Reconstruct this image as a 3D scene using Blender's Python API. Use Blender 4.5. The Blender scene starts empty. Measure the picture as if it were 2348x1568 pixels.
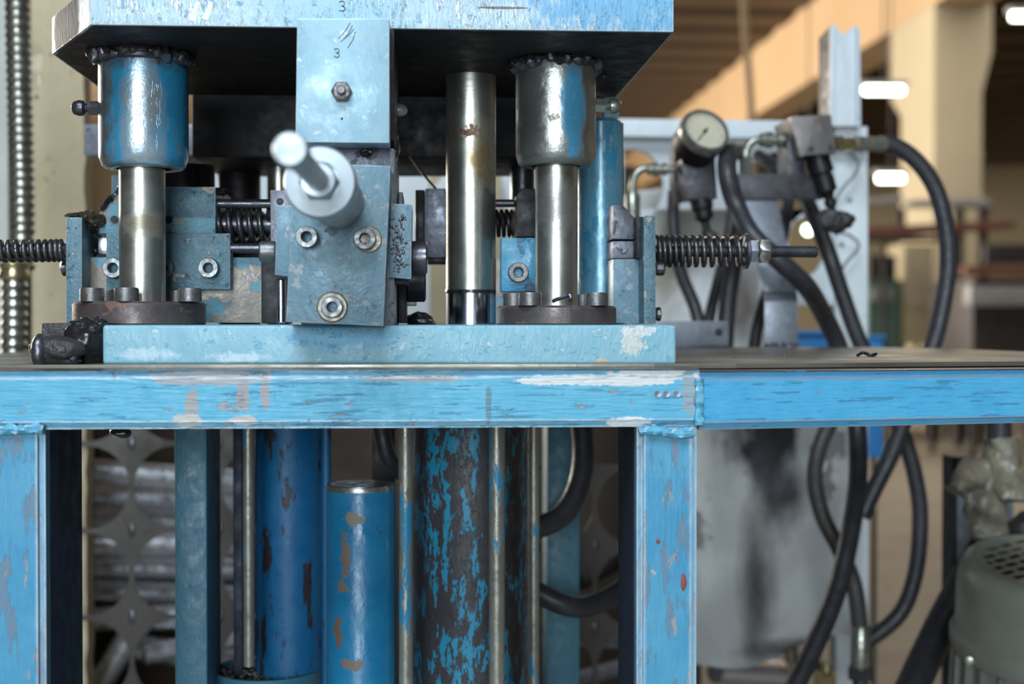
import bpy, bmesh, math, random
from mathutils import Vector, Matrix, noise
S = bpy.context.scene
COL = S.collection
W_, H_ = 2348, 1568
F = 3261.0                      # focal length in pixels of the 2348 frame (50 mm)
CAM = Vector((0, 0, 1.0))
VPX, HOR = 973.0, 738.0         # where the machine's depth lines meet
yaw = math.atan((W_/2-VPX)/F); pitch = math.atan((H_/2-HOR)/F)
# ------------------------------------------------------------------ camera
cd = bpy.data.cameras.new('camera'); cam = bpy.data.objects.new('camera', cd); COL.objects.link(cam)
cam.location = CAM; cam.rotation_euler = (math.pi/2-pitch, 0, -yaw)
cd.sensor_width = 36; cd.lens = F/W_*36; cd.clip_start = .02; cd.clip_end = 200
cd.dof.use_dof = True; cd.dof.focus_distance = 0.90; cd.dof.aperture_fstop = 6.2
S.camera = cam
R = cam.rotation_euler.to_matrix()
# ------------------------------------------------------------------ world, lights, exposure
w = bpy.data.worlds.new('world'); S.world = w; w.use_nodes = True
w.node_tree.nodes['Background'].inputs[0].default_value = (.62, .80, 1, 1)
w.node_tree.nodes['Background'].inputs[1].default_value = .05
def area(name, loc, tgt, sx, sy, e, col):
    l = bpy.data.lights.new(name, 'AREA'); l.shape = 'RECTANGLE'; l.size = sx; l.size_y = sy; l.energy = e; l.color = col
    o = bpy.data.objects.new(name, l); COL.objects.link(o); o.location = loc
    o.rotation_euler = (Vector(tgt)-Vector(loc)).to_track_quat('-Z', 'Y').to_euler(); return o
area('window_light', (-.50, -3.6, 1.52), (-.2, .9, 1.4), 1.7, 1.25, 112, (.80, .92, 1))
area('overhead_fill', (-.5, -1.6, 3.6), (0, 1.0, 1.0), 1.6, 1.6, 118, (.80, .91, 1))  # added fill above the camera, brightens the upper plate and front faces
area('hall_side_fill', (-9, 18, 3.2), (4.5, 17, 3.8), 14, 3, 2900, (1, .90, .76))  # added lamp to brighten the ceiling beam's left face, no window built
area('hall_floor_fill', (4.5, 9.5, 4.3), (4.5, 9.6, 0), 6, 6, 200, (1, .93, .82))  # added lamp aimed down to brighten the distant floor
S.view_settings.view_transform = 'Standard'; S.view_settings.look = 'None'
S.view_settings.gamma = 1; S.view_settings.exposure = 0.08; S.view_settings.use_curve_mapping = False

# ------------------------------------------------------------------ geometry helpers
def P(px, py, d):
    """point at depth d (metres along the machine's depth axis) seen at photograph position px, py"""
    r = R @ Vector(((px-W_/2)/F, -(py-H_/2)/F, -1)); return CAM + r*(d/r.y)
def L(px, d): return px*d/F
class MB:
    def __init__(s): s.bm = bmesh.new()
    def _faces(s, vs, fs):
        v = [s.bm.verts.new(p) for p in vs]; out = []
        for f in fs:
            try: out.append(s.bm.faces.new([v[i] for i in f]))
            except ValueError: pass
        return v, out
    def prism(s, pts, d0, d1, bev=.0006, seg=2):
        """outline seen at depth d0, extruded straight back to depth d1"""
        a = [P(x, y, d0) for x, y in pts]; b = [Vector((p.x, d1, p.z)) for p in a]
        return s.loft(a, b, bev, seg)
    def loft(s, a, b, bev=.0006, seg=2):
        t = bmesh.new(); n = len(a)
        va = [t.verts.new(p) for p in a]; vb = [t.verts.new(p) for p in b]
        t.faces.new(va); t.faces.new(vb[::-1])
        for i in range(n): t.faces.new((va[i], vb[i], vb[(i+1) % n], va[(i+1) % n]))
        bmesh.ops.recalc_face_normals(t, faces=t.faces)
        if bev > 0: bmesh.ops.bevel(t, geom=list(t.edges), offset=bev, segments=seg, affect='EDGES', profile=.6)
        return s.merge(t)
    def box(s, x0, y0, x1, y1, d0, d1, bev=.0006, seg=2):
        return s.prism([(x0, y0), (x1, y0), (x1, y1), (x0, y1)], d0, d1, bev, seg)
    def wbox(s, lo, hi, bev=0):
        a = [Vector((lo[0], lo[1], lo[2])), Vector((hi[0], lo[1], lo[2])), Vector((hi[0], lo[1], hi[2])), Vector((lo[0], lo[1], hi[2]))]
        return s.loft(a, [Vector((p.x, hi[1], p.z)) for p in a], bev)
    def merge(s, t):
        me = bpy.data.meshes.new('t'); t.to_mesh(me); t.free(); s.bm.from_mesh(me); bpy.data.meshes.remove(me); return s
    def lathe(s, prof, o, ax, seg=32, rf=None, cap=True):
        """prof = [(radius, distance along axis)]"""
        ax = Vector(ax).normalized(); u = ax.orthogonal().normalized()
        if abs(ax.z) < .9: u = (Vector((0, 0, 1))-ax*ax.z).normalized()
        v = ax.cross(u); o = Vector(o); rings = []
        for k, (r, t) in enumerate(prof):
            ring = []
            for i in range(seg):
                a = 2*math.pi*i/seg; q = r if not callable(r) else r(a)
                if rf: q = rf(a, k, q)
                ring.append(s.bm.verts.new(o+ax*t+(u*math.cos(a)+v*math.sin(a))*q))
            rings.append(ring)
        for k in range(len(rings)-1):
            for i in range(seg):
                j = (i+1) % seg; s.bm.faces.new((rings[k][i], rings[k][j], rings[k+1][j], rings[k+1][i]))
        if cap:
            s.bm.faces.new(rings[0][::-1]); s.bm.faces.new(rings[-1])
        return s
    def tube(s, pts, r, seg=12, smooth=6, wob=0):
        pts = [Vector(p) for p in pts]
        if smooth and len(pts) > 2:
            q = [2*pts[0]-pts[1]]+pts+[2*pts[-1]-pts[-2]]; o = []
            for i in range(1, len(q)-2):
                for k in range(smooth):
                    t = k/smooth; a, b, c, e = q[i-1:i+3]
                    o.append(.5*((2*b)+(c-a)*t+(2*a-5*b+4*c-e)*t*t+(3*b-a-3*c+e)*t**3))
            o.append(pts[-1]); pts = o
        u = None; rings = []
        for i, p in enumerate(pts):
            t = (pts[min(i+1, len(pts)-1)]-pts[max(i-1, 0)]).normalized()
            u = t.orthogonal().normalized() if u is None else (u-t*u.dot(t)).normalized()
            v = t.cross(u); rr = r(i/(len(pts)-1)) if callable(r) else r
            rings.append([s.bm.verts.new(p+(u*math.cos(6.28318*k/seg)+v*math.sin(6.28318*k/seg))*rr*(1+wob*noise.noise(p*300+Vector((k, 0, 0))))) for k in range(seg)])
        for a, b in zip(rings, rings[1:]):
            for k in range(seg): s.bm.faces.new((a[k], a[(k+1) % seg], b[(k+1) % seg], b[k]))
        s.bm.faces.new(rings[0][::-1]); s.bm.faces.new(rings[-1]); return s
    def blob(s, c, rad, amp=.25, fr=60, sub=3, seed=0):
        t = bmesh.new(); bmesh.ops.create_icosphere(t, subdivisions=sub, radius=1)
        for v in t.verts:
            n = v.co.normalized(); p = Vector((n.x*rad[0], n.y*rad[1], n.z*rad[2]))
            v.co = Vector(c)+p*(1+amp*(noise.fractal(p*fr+Vector((seed*7.1, seed, 0)), 1, 2, 3)))
        return s.merge(t)
    def rough(s, amp, fr, cuts=0):
        if cuts: bmesh.ops.subdivide_edges(s.bm, edges=s.bm.edges, cuts=cuts, use_grid_fill=True)
        for v in s.bm.verts: v.co += noise.noise_vector(v.co*fr)*amp
        return s
    def build(s, name, mat, parent=None, smooth=True):
        bm = s.bm; bmesh.ops.recalc_face_normals(bm, faces=bm.faces)
        org = Vector((0, 0, 0)); q = parent
        while q: org = org+q.location; q = q.parent
        if parent is None:
            xs = [v.co for v in bm.verts]
            org = Vector((sum(c.x for c in xs)/len(xs), sum(c.y for c in xs)/len(xs), min(c.z for c in xs)))
        for v in bm.verts: v.co -= org
        if smooth:
            for f in bm.faces: f.smooth = True
            for e in bm.edges:
                if len(e.link_faces) == 2 and e.calc_face_angle(0) > math.radians(38): e.smooth = False
        me = bpy.data.meshes.new(name); bm.to_mesh(me); bm.free(); me.materials.append(mat)
        o = bpy.data.objects.new(name, me); COL.objects.link(o)
        if parent: o.parent = parent
        else: o.location = org
        return o
def tag(o, label, cat, group=None):
    o['label'] = label; o['category'] = cat
    if group: o['group'] = group
    return o
def T(name, label, cat, loc, group=None):
    o = bpy.data.objects.new(name, None); COL.objects.link(o); o.location = loc; o.empty_display_size = .02
    return tag(o, label, cat, group)
def struct(o): o['kind'] = 'structure'; return o
def lab(o, t): o['label'] = t; return o
def cyl_z(x, w_, y0, y1, d, bev=.0008, seg=48, m=None):
    """upright cylinder, centre column x, width w_, top y0, bottom y1 (photo pixels at depth d)"""
    a, b = P(x, y0, d), P(x, y1, d); r = L(w_/2, d); h = a.z-b.z
    return (m or MB()).lathe([(r-bev, 0), (r, bev), (r, h-bev), (r-bev, h)], (b.x, d, b.z), (0, 0, 1), seg)
def hexr(ap): return lambda a: ap/math.cos(((a+math.pi/6) % (math.pi/3))-math.pi/6)
def screw(o, ax, r, h, m_head, parent, name='socket_screw', seg=36):
    """socket head cap screw: o = point on the surface, ax = outward"""
    ap = r*.44
    kn = lambda a, k, q: q
    m = MB(); m.lathe([(r, -h*.3), (r, h*.88), (r*.93, h), (ap*1.22, h), (hexr(ap), h*.93), (hexr(ap), -h*.1), (.0001, -h*.2)], o, ax, seg, kn)
    return m.build(name, m_head, parent)
def helix(p0, p1, R_, n, seg=16, pitch=None):
    p0, p1 = Vector(p0), Vector(p1); ax = (p1-p0).normalized(); u = Vector((0, 0, 1)); u = (u-ax*u.dot(ax)).normalized(); v = ax.cross(u)
    N = int(n*seg); out = []
    for i in range(N+1):
        t = i/N; tt = pitch(t) if pitch else t; a = 2*math.pi*n*t
        out.append(p0+(p1-p0)*tt+(u*math.cos(a)+v*math.sin(a))*R_)
    return out
def thread_prof(r, h, pitch, depth):
    n = int(h/pitch); pr = [(r-depth, 0)]
    for i in range(n): pr += [(r, (i+.35)*pitch), (r, (i+.6)*pitch), (r-depth, (i+.95)*pitch)]
    return pr+[(r-depth, h)]

# ------------------------------------------------------------------ material helpers
def mat(name, base, var=None, vs=20, chips=(), rough=.5, metal=0, bump=.15, bs=(150, 150, 150), edge=None, rv=.15, spec=.5, coat=0, emit=None, bdist=.001, spots=()):
    """worn surface: base colour with variation, then chips [(colour, threshold, (scale xyz), metallic, roughness, seed)]"""
    m = bpy.data.materials.new(name); m.use_nodes = True; nt = m.node_tree; N = nt.nodes; K = nt.links
    b = N['Principled BSDF']; geo = N.new('ShaderNodeNewGeometry')
    b.inputs['Specular IOR Level'].default_value = spec; b.inputs['Coat Weight'].default_value = coat; b.inputs['Coat Roughness'].default_value = .14
    def mapped(sc, off):
        mp = N.new('ShaderNodeMapping'); mp.inputs['Scale'].default_value = sc; mp.inputs['Location'].default_value = (off*3.7, off*1.3, off*2.1)
        K.new(geo.outputs['Position'], mp.inputs['Vector']); return mp
    def nz(sc, off, det=5, ro=.6, dist=0):
        n = N.new('ShaderNodeTexNoise'); n.inputs['Scale'].default_value = 1; n.inputs['Detail'].default_value = det; n.inputs['Roughness'].default_value = ro; n.inputs['Distortion'].default_value = dist*.3
        K.new(mapped(sc, off).outputs[0], n.inputs['Vector']); return n.outputs['Fac']
    def ramp(x, a, c):
        r = N.new('ShaderNodeMapRange'); r.inputs['From Min'].default_value = a; r.inputs['From Max'].default_value = c; K.new(x, r.inputs['Value']); return r.outputs[0]
    def mix(f, a, c, t='RGBA'):
        x = N.new('ShaderNodeMix'); x.data_type = t; ia, ib, o = (6, 7, 2) if t == 'RGBA' else (2, 3, 0)
        K.new(f, x.inputs[0])
        for i, q in ((ia, a), (ib, c)):
            if hasattr(q, 'node'): K.new(q, x.inputs[i])
            else: x.inputs[i].default_value = (*q, 1) if t == 'RGBA' else q
        return x.outputs[o]
    var = var or [c*.75 for c in base]
    f = ramp(nz((vs, vs, vs), 1, 6, .65), .3, .7)
    c = mix(f, base, var); me = mix(f, metal, metal, 'FLOAT')
    ro = mix(ramp(nz((vs*2.3,)*3, 5, 4), .3, .7), max(rough-rv, .04), min(rough+rv, 1), 'FLOAT')
    h = nz(bs, 9, 4, .6)
    hs = h
    for i, (cc, th, sc, cm, cr, seed) in enumerate(chips):
        f = ramp(nz(sc, 11+seed, 7, .62, .3), th, th+.02)
        c = mix(f, c, cc); me = mix(f, me, cm, 'FLOAT'); ro = mix(f, ro, cr, 'FLOAT')
        sub = N.new('ShaderNodeMath'); sub.operation = 'MULTIPLY_ADD'; K.new(f, sub.inputs[0]); sub.inputs[1].default_value = -.35; K.new(hs, sub.inputs[2]); hs = sub.outputs[0]
    for i, (cen, rad, cc, cm, cr, soft, wob, fr) in enumerate(spots):
        mp = N.new('ShaderNodeVectorMath'); mp.operation = 'SUBTRACT'; K.new(geo.outputs['Position'], mp.inputs[0]); mp.inputs[1].default_value = cen
        dv = N.new('ShaderNodeVectorMath'); dv.operation = 'DIVIDE'; K.new(mp.outputs[0], dv.inputs[0]); dv.inputs[1].default_value = rad
        ln = N.new('ShaderNodeVectorMath'); ln.operation = 'LENGTH'; K.new(dv.outputs[0], ln.inputs[0])
        ad = N.new('ShaderNodeMath'); ad.operation = 'MULTIPLY_ADD'; K.new(nz(fr, 41+i, 6, .65), ad.inputs[0]); ad.inputs[1].default_value = wob*2; K.new(ln.outputs['Value'], ad.inputs[2])
        f = ramp(ad.outputs[0], 1+wob+soft, 1+wob-soft)
        c = mix(f, c, cc); me = mix(f, me, cm, 'FLOAT'); ro = mix(f, ro, cr, 'FLOAT')
    if edge:
        ec, ew, em, er = edge
        bv = N.new('ShaderNodeBevel'); bv.samples = 6; bv.inputs['Radius'].default_value = ew
        dt = N.new('ShaderNodeVectorMath'); dt.operation = 'DOT_PRODUCT'; K.new(bv.outputs[0], dt.inputs[0]); K.new(geo.outputs['Normal'], dt.inputs[1])
        ad = N.new('ShaderNodeMath'); ad.operation = 'MULTIPLY_ADD'; K.new(nz((90, 90, 90), 31, 5, .7), ad.inputs[0]); ad.inputs[1].default_value = .34; K.new(dt.outputs['Value'], ad.inputs[2])
        f = ramp(ad.outputs[0], 1.10, 1.05)
        c = mix(f, c, ec); me = mix(f, me, em, 'FLOAT'); ro = mix(f, ro, er, 'FLOAT')
    K.new(c, b.inputs['Base Color']); K.new(me, b.inputs['Metallic']); K.new(ro, b.inputs['Roughness'])
    if bump:
        bp = N.new('ShaderNodeBump'); bp.inputs['Strength'].default_value = bump; bp.inputs['Distance'].default_value = bdist
        K.new(hs, bp.inputs['Height']); K.new(bp.outputs[0], b.inputs['Normal'])
    if emit: b.inputs['Emission Color'].default_value = (*emit[0], 1); b.inputs['Emission Strength'].default_value = emit[1]
    return m
def sp(px, py, d, rx, ry, col, metal=.2, rough=.5, soft=.05, wob=.9, fr=(120, 120, 120)):
    return (tuple(P(px, py, d)), (L(rx, d), .06, L(ry, d)), col, metal, rough, soft, wob, fr)
GREY = (.30, .31, .33); TAN = (.52, .47, .38); PALE = (.72, .80, .84); DARK = (.035, .035, .042)
M = {}
M['beam'] = mat('beam_blue_paint', (.075, .37, .56), (.115, .43, .61), 60, [((.075, .27, .42), .60, (30, 60, 420), .0, .5, 0), (GREY, .64, (45, 60, 70), .2, .5, 1), ((.48, .47, .45), .70, (40, 60, 60), .1, .55, 2), (GREY, .70, (170, 160, 34), .2, .5, 3)], .42, 0, .6, (60, 160, 620), ((.46, .50, .55), .0022, .5, .4),
    spots=[sp(480, 868, .8, 150, 16, GREY, .3, .45), sp(440, 935, .8, 14, 45, GREY), sp(556, 905, .8, 16, 40, GREY), sp(608, 900, .8, 10, 42, GREY), sp(430, 965, .8, 34, 16, (.45, .44, .42)), sp(560, 965, .8, 30, 12, (.45, .44, .42)), sp(1380, 872, .8, 190, 13, (.62, .64, .64), .1, .4), sp(1500, 860, .8, 110, 14, (.66, .68, .68), .1, .4), sp(1440, 968, .8, 60, 12, (.72, .76, .76), .1, .4), sp(1120, 930, .8, 7, 45, (.12, .24, .32)), sp(940, 868, .8, 120, 8, GREY), sp(1580, 900, .8, 16, 60, (.26, .36, .42))])
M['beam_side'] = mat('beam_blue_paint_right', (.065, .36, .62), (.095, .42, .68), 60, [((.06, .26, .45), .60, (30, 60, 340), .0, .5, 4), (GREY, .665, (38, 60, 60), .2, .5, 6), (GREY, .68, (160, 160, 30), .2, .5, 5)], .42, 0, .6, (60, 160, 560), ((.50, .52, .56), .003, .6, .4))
M['leg'] = mat('leg_blue_paint', (.035, .25, .45), (.085, .33, .50), 30, [((.13, .22, .31), .535, (130, 130, 26), .1, .5, 1), (GREY, .62, (130, 130, 32), .2, .5, 2), (TAN, .70, (60, 60, 60), .1, .5, 3)], .45, 0, .4, (320, 320, 60), ((.45, .55, .62), .004, .3, .45))
M['pale'] = mat('pale_blue_plate', (.20, .43, .53), (.27, .49, .58), 30, [((.16, .42, .57), .60, (110, 70, 190), 0, .5, 1), ((.42, .58, .66), .60, (90, 60, 120), .1, .5, 2), ((.13, .20, .24), .69, (260, 100, 22), .1, .5, 3), ((.50, .47, .40), .72, (110, 60, 110), 0, .6, 4)], .42, 0, .5, (330, 200, 160), ((.70, .74, .76), .0018, .2, .4),
    spots=[sp(1465, 760, .85, 40, 12, (.62, .66, .66), .1, .45, .08, 1.6, (220, 220, 220)), sp(1448, 790, .85, 26, 26, (.58, .62, .58), .1, .45, .08, 1.8, (220, 220, 220)), sp(340, 812, .85, 60, 12, (.44, .60, .67), .1, .45, .3, 1.6, (150, 100, 150)), sp(540, 820, .85, 60, 10, (.46, .61, .68), .1, .45, .3, 1.6, (150, 100, 150)), sp(1380, 830, .85, 16, 8, TAN), sp(780, 770, .85, 120, 30, (.11, .36, .54), 0, .45, .3)])
M['top'] = mat('scraped_blue_steel_plate', (.50, .63, .70), (.38, .55, .67), 40, [((.24, .46, .64), .60, (190, 60, 110), 0, .45, 1), ((.64, .70, .74), .57, (240, 60, 60), .3, .4, 2), ((.22, .28, .34), .71, (240, 120, 90), .2, .45, 5)], .36, .15, .7, (520, 120, 110), ((.80, .84, .88), .0016, .3, .35),
    spots=[sp(1430, 10, .85, 190, 60, (.20, .46, .70), 0, .45, .3, 1.6, (160, 60, 90)), sp(1150, 18, .85, 55, 3, (.20, .18, .18)), sp(780, 30, .85, 160, 40, (.34, .54, .66), .1, .4, .5), sp(140, 60, .9, 66, 130, (.07, .08, .09), .1, .6, .1, .3)])  # last spot puts shade into the colour of the left chamfer face
M['top_dark'] = mat('shade_black_underside', (.015, .012, .014), (.03, .026, .03), 30, [], .6, .2, .1, spec=.3)  # shade below the upper plate, put into a near-black colour
M['block'] = mat('grey_blue_worn_block', (.16, .255, .31), (.10, .21, .28), 30, [((.25, .30, .33), .58, (100, 60, 100), .2, .45, 1), ((.10, .15, .19), .64, (90, 90, 90), .2, .5, 2), (TAN, .685, (60, 60, 60), 0, .55, 4)], .42, .15, .35, (300, 300, 300), ((.62, .68, .70), .0012, .3, .4))
M['stopblock'] = mat('light_blue_stop_block', (.33, .50, .59), (.24, .43, .54), 35, [((.46, .55, .58), .64, (60, 60, 80), .1, .45, 1), ((.50, .64, .72), .62, (120, 80, 120), .1, .45, 2), ((.52, .48, .42), .70, (50, 50, 60), .1, .5, 3)], .38, .1, .2, (180, 180, 180), ((.72, .76, .78), .0015, .3, .4))
M['teal'] = mat('teal_dirty_block', (.075, .165, .215), (.115, .205, .25), 70, [((.07, .11, .14), .62, (150, 150, 150), .2, .5, 1), ((.42, .38, .33), .62, (60, 60, 60), .1, .5, 6)], .42, .1, .7, (420, 420, 420), ((.50, .58, .60), .001, .3, .4))
M['tan'] = mat('tan_and_blue_base_block', (.31, .27, .215), (.20, .175, .165), 40, [((.13, .30, .38), .50, (32, 32, 38), .1, .5, 7), ((.07, .08, .12), .66, (120, 120, 120), .2, .5, 1)], .42, .25, .4, (260, 200, 380), ((.5, .48, .42), .001, .2, .4))
M['blueblock'] = mat('bright_blue_block', (.03, .26, .46), (.05, .33, .52), 40, [((.05, .10, .15), .60, (60, 60, 60), .2, .4, 1)], .35, 0, .4, (220, 220, 220))
M['greyblock'] = mat('gunmetal_block', (.12, .13, .165), (.20, .21, .25), 60, [(DARK, .62, (70, 70, 70), .3, .4, 2)], .40, .5, .3, (200, 200, 200), ((.5, .5, .55), .001, .5, .35))
M['sleeve_blue'] = mat('blue_worn_sleeve', (.03, .28, .52), (.05, .36, .60), 40, [((.30, .42, .50), .60, (85, 85, 14), .6, .33, 2), ((.25, .10, .06), .69, (150, 150, 130), 0, .6, 3), ((.05, .05, .06), .71, (170, 170, 170), .2, .5, 4)], .27, .25, .35, (150, 150, 130), coat=.8,
    spots=[sp(330, 92, .91, 160, 52, (.12, .12, .14), .6, .42, .3, .8), sp(215, 260, .93, 50, 200, (.16, .20, .22), .6, .35, .3, .8), sp(330, 392, .91, 130, 22, (.16, .18, .17), .5, .4, .2, .6), sp(325, 260, .91, 42, 150, (.42, .52, .58), .55, .28, .3, 1, (70, 70, 25))])  # last spot paints the sleeve's pale central highlight into the colour
M['sleeve_steel'] = mat('steel_sleeve_with_blue_traces', (.46, .47, .44), (.56, .57, .54), 30, [((.28, .27, .23), .63, (110, 110, 90), .7, .42, 3), ((.08, .08, .08), .72, (170, 170, 170), .4, .5, 8)], .34, .88, .35, (170, 170, 150), rv=.08,
    spots=[sp(1318, 250, .92, 26, 130, (.09, .36, .58), .3, .35, .25, 1.1, (80, 80, 26)), sp(1274, 98, .92, 140, 44, (.13, .12, .13), .5, .45, .4, .9), sp(1274, 375, .92, 110, 18, (.26, .25, .22), .6, .4, .2, .6)])
M['steel'] = mat('stained_steel_rod', (.66, .67, .61), (.58, .58, .52), 22, [((.33, .31, .25), .66, (120, 110, 90), .7, .42, 2), ((.14, .13, .12), .735, (150, 120, 120), .4, .5, 5)], .33, .93, .12, (120, 120, 420), rv=.06,
    spots=[sp(1078, 293, .975, 20, 14, (.13, .055, .02), .3, .5, .15, 2.4, (330, 330, 330)), sp(1112, 350, .975, 36, 70, (.34, .25, .13), .6, .42, .5, 1.2, (90, 90, 90)), sp(1100, 720, .975, 70, 30, (.30, .29, .27), .6, .4, .4), sp(330, 510, .91, 60, 26, (.30, .27, .20), .6, .4, .4, 1), sp(1278, 470, .92, 60, 50, (.30, .29, .28), .7, .4, .5, 1.4)])
M['chrome'] = mat('clean_chromed_rod', (.66, .70, .80), (.74, .78, .86), 10, [], .17, 1, .0, rv=.03)
M['steel_dark'] = mat('dark_oiled_steel', (.085, .085, .10), (.15, .15, .17), 60, [], .33, .75, .25, (200, 200, 200))
M['spring'] = mat('dark_spring_steel', (.10, .10, .115), (.16, .15, .15), 60, [((.16, .08, .05), .68, (120, 120, 120), .3, .5, 2)], .32, .8, .1)
M['capsteel'] = mat('grey_brown_valve_cover', (.22, .20, .19), (.16, .145, .14), 30, [], .42, .5, .2)
M['valve'] = mat('oily_charcoal_valve_steel', (.04, .04, .048), (.07, .068, .075), 50, [], .42, .3, .2)
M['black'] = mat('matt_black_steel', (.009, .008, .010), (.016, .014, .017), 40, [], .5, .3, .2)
M['grease'] = mat('black_grease', (.010, .010, .013), (.03, .03, .035), 90, [((.10, .08, .06), .66, (150, 150, 150), 0, .3, 1)], .24, 0, .6, (260, 260, 260), coat=.5)
M['greasebrown'] = mat('brown_grease', (.07, .055, .035), (.02, .018, .016), 90, [], .2, 0, .5, (260, 260, 260), coat=.6)
M['rust'] = mat('brown_oxidised_flange', (.135, .10, .095), (.10, .085, .085), 50, [((.20, .11, .08), .60, (50, 50, 90), .2, .5, 1)], .42, .45, .25, (260, 260, 260), ((.34, .31, .29), .0012, .6, .35))
M['screw'] = mat('zinc_socket_screw', (.24, .25, .25), (.15, .16, .17), 120, [], .42, .8, .1)
M['screwdark'] = mat('dark_cap_screw', (.15, .145, .145), (.20, .19, .19), 120, [], .42, .7, .2, (900, 900, 900))
M['zinc'] = mat('dull_zinc_fitting', (.42, .43, .36), (.30, .31, .27), 80, [], .33, .75, .1)
M['nut'] = mat('bare_steel_nut', (.42, .41, .37), (.34, .34, .33), 90, [], .33, .8, .1)
M['satin'] = mat('satin_turned_steel', (.50, .56, .60), (.40, .47, .52), 40, [], .42, .35, .05)
M['brass'] = mat('brass_coupling', (.55, .45, .24), (.42, .38, .24), 60, [], .25, .85, .1)
M['webdark'] = mat('dark_blue_black_shade', (.006, .018, .060), (.010, .012, .022), 30, [], .6, 0, .2)  # near-black colour standing in for shade on the legs' inner sides
M['bare'] = mat('bare_scuffed_steel', (.17, .17, .18), (.10, .10, .11), 60, [((.04, .22, .50), .66, (60, 60, 60), 0, .45, 2), ((.35, .30, .2), .72, (160, 200, 160), .5, .4, 1)], .34, .8, .2, (60, 400, 200))
M['brassdull'] = mat('dull_tan_washer', (.30, .27, .20), (.16, .15, .13), 120, [], .4, .5, .2)
M['conduit'] = mat('dull_steel_conduit', (.40, .40, .35), (.28, .28, .25), 60, [], .32, .9, .1)
M['rubber'] = mat('black_rubber_hose', (.026, .026, .032), (.045, .045, .052), 60, [((.10, .10, .10), .70, (80, 80, 80), 0, .6, 2)], .42, 0, .15, (200, 200, 200))
M['rubbergrey'] = mat('dusty_rubber_hose', (.075, .07, .065), (.05, .048, .05), 60, [], .5, 0, .15, (200, 200, 200))
M['plaster'] = mat('beige_plaster', (.62, .52, .35), (.52, .43, .28), 9, [((.66, .58, .42), .62, (14, 14, 8), 0, .9, 1), ((.16, .14, .11), .685, (75, 75, 50), 0, .9, 2)], .85, 0, .8, (45, 45, 22), bdist=.006)
M['plaster2'] = mat('pale_plaster', (.55, .56, .52), (.46, .47, .44), 9, [], .85, 0, .8, (40, 40, 22), bdist=.006)
M['table'] = mat('dark_worn_table_sheet', (.13, .12, .10), (.24, .22, .185), 9, [((.34, .33, .31), .76, (170, 170, 170), .2, .4, 2)], .36, .55, .2, (60, 300, 60), ((.42, .34, .22), .001, .7, .35))
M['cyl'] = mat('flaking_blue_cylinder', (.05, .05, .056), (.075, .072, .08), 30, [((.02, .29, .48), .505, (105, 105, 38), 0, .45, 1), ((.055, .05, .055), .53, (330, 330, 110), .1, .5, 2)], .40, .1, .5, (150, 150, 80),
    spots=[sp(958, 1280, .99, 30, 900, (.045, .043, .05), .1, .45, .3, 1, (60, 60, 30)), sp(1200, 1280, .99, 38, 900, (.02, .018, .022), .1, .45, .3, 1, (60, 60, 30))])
M['cyl2'] = mat('blue_cylinder_with_brown_patches', (.010, .165, .36), (.02, .22, .41), 30, [((.05, .045, .05), .67, (90, 80, 70), .1, .5, 4), ((.30, .12, .07), .72, (120, 120, 120), .1, .6, 7)], .36, 0, .5, (130, 130, 90),
    spots=[sp(800, 1215, .93, 40, 28, (.24, .20, .16), .1, .6), sp(783, 1300, .93, 20, 70, (.19, .14, .11), .1, .6), sp(775, 1380, .93, 24, 24, (.19, .15, .12), .1, .6), sp(762, 1490, .93, 20, 60, (.18, .12, .08), .1, .6), sp(800, 1560, .93, 40, 20, (.20, .15, .12), .1, .6), sp(820, 1130, .93, 90, 14, (.14, .14, .15), .4, .4, .1, .7)])
M['cyl3'] = mat('deep_blue_cylinder', (.008, .12, .31), (.012, .16, .35), 30, [((.04, .035, .045), .555, (60, 60, 18), .1, .5, 5)], .42, 0, .4, (110, 110, 60))
M['blueframe'] = mat('dull_blue_column', (.045, .19, .29), (.07, .22, .31), 40, [((.02, .04, .06), .68, (170, 170, 120), 0, .5, 1)], .45, 0, .5, (260, 260, 120))
M['bluecol'] = mat('light_blue_round_column', (.13, .42, .60), (.20, .46, .60), 50, [((.06, .32, .54), .57, (80, 80, 34), 0, .4, 3), ((.42, .40, .38), .665, (130, 130, 90), .1, .5, 4)], .34, .15, .45, (160, 160, 70), coat=.5)
M['tierod'] = mat('tie_rod_with_blue_paint', (.42, .41, .35), (.32, .32, .28), 60, [((.03, .26, .46), .55, (90, 90, 20), 0, .4, 3)], .36, .6, .3, (200, 200, 120))
M['white'] = mat('white_painted_sheet', (.74, .80, .84), (.62, .68, .72), 5, [((.72, .78, .82), .60, (9, 9, 6), 0, .5, 1)], .5, 0, .4, (14, 14, 8), bdist=.012)
M['whitesmear'] = mat('white_sheet_with_black_smears', (.86, .90, .92), (.76, .80, .82), 5, [((.48, .50, .50), .62, (9, 9, 6), 0, .5, 9)], .45, 0, .7, (9, 9, 7), bdist=.02,
    spots=[sp(1770, 1020, 1.66, 100, 95, (.07, .07, .085), .1, .5, .3, 1.3, (26, 26, 14)), sp(1800, 1130, 1.66, 60, 90, (.16, .16, .175), .1, .5, .6, 1.2, (20, 20, 9)), sp(1748, 1330, 1.66, 34, 140, (.13, .125, .115), .1, .5, .7, .8, (16, 16, 6)), sp(1900, 1500, 1.66, 160, 22, (.12, .11, .10), .1, .5, .5, .8, (16, 16, 16)), sp(1530, 600, 1.85, 50, 120, (.30, .27, .21), .1, .5, .6, 1, (10, 10, 8)), sp(1700, 700, 1.85, 40, 90, (.22, .20, .18), .1, .5, .6, 1, (10, 10, 8))])
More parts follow.
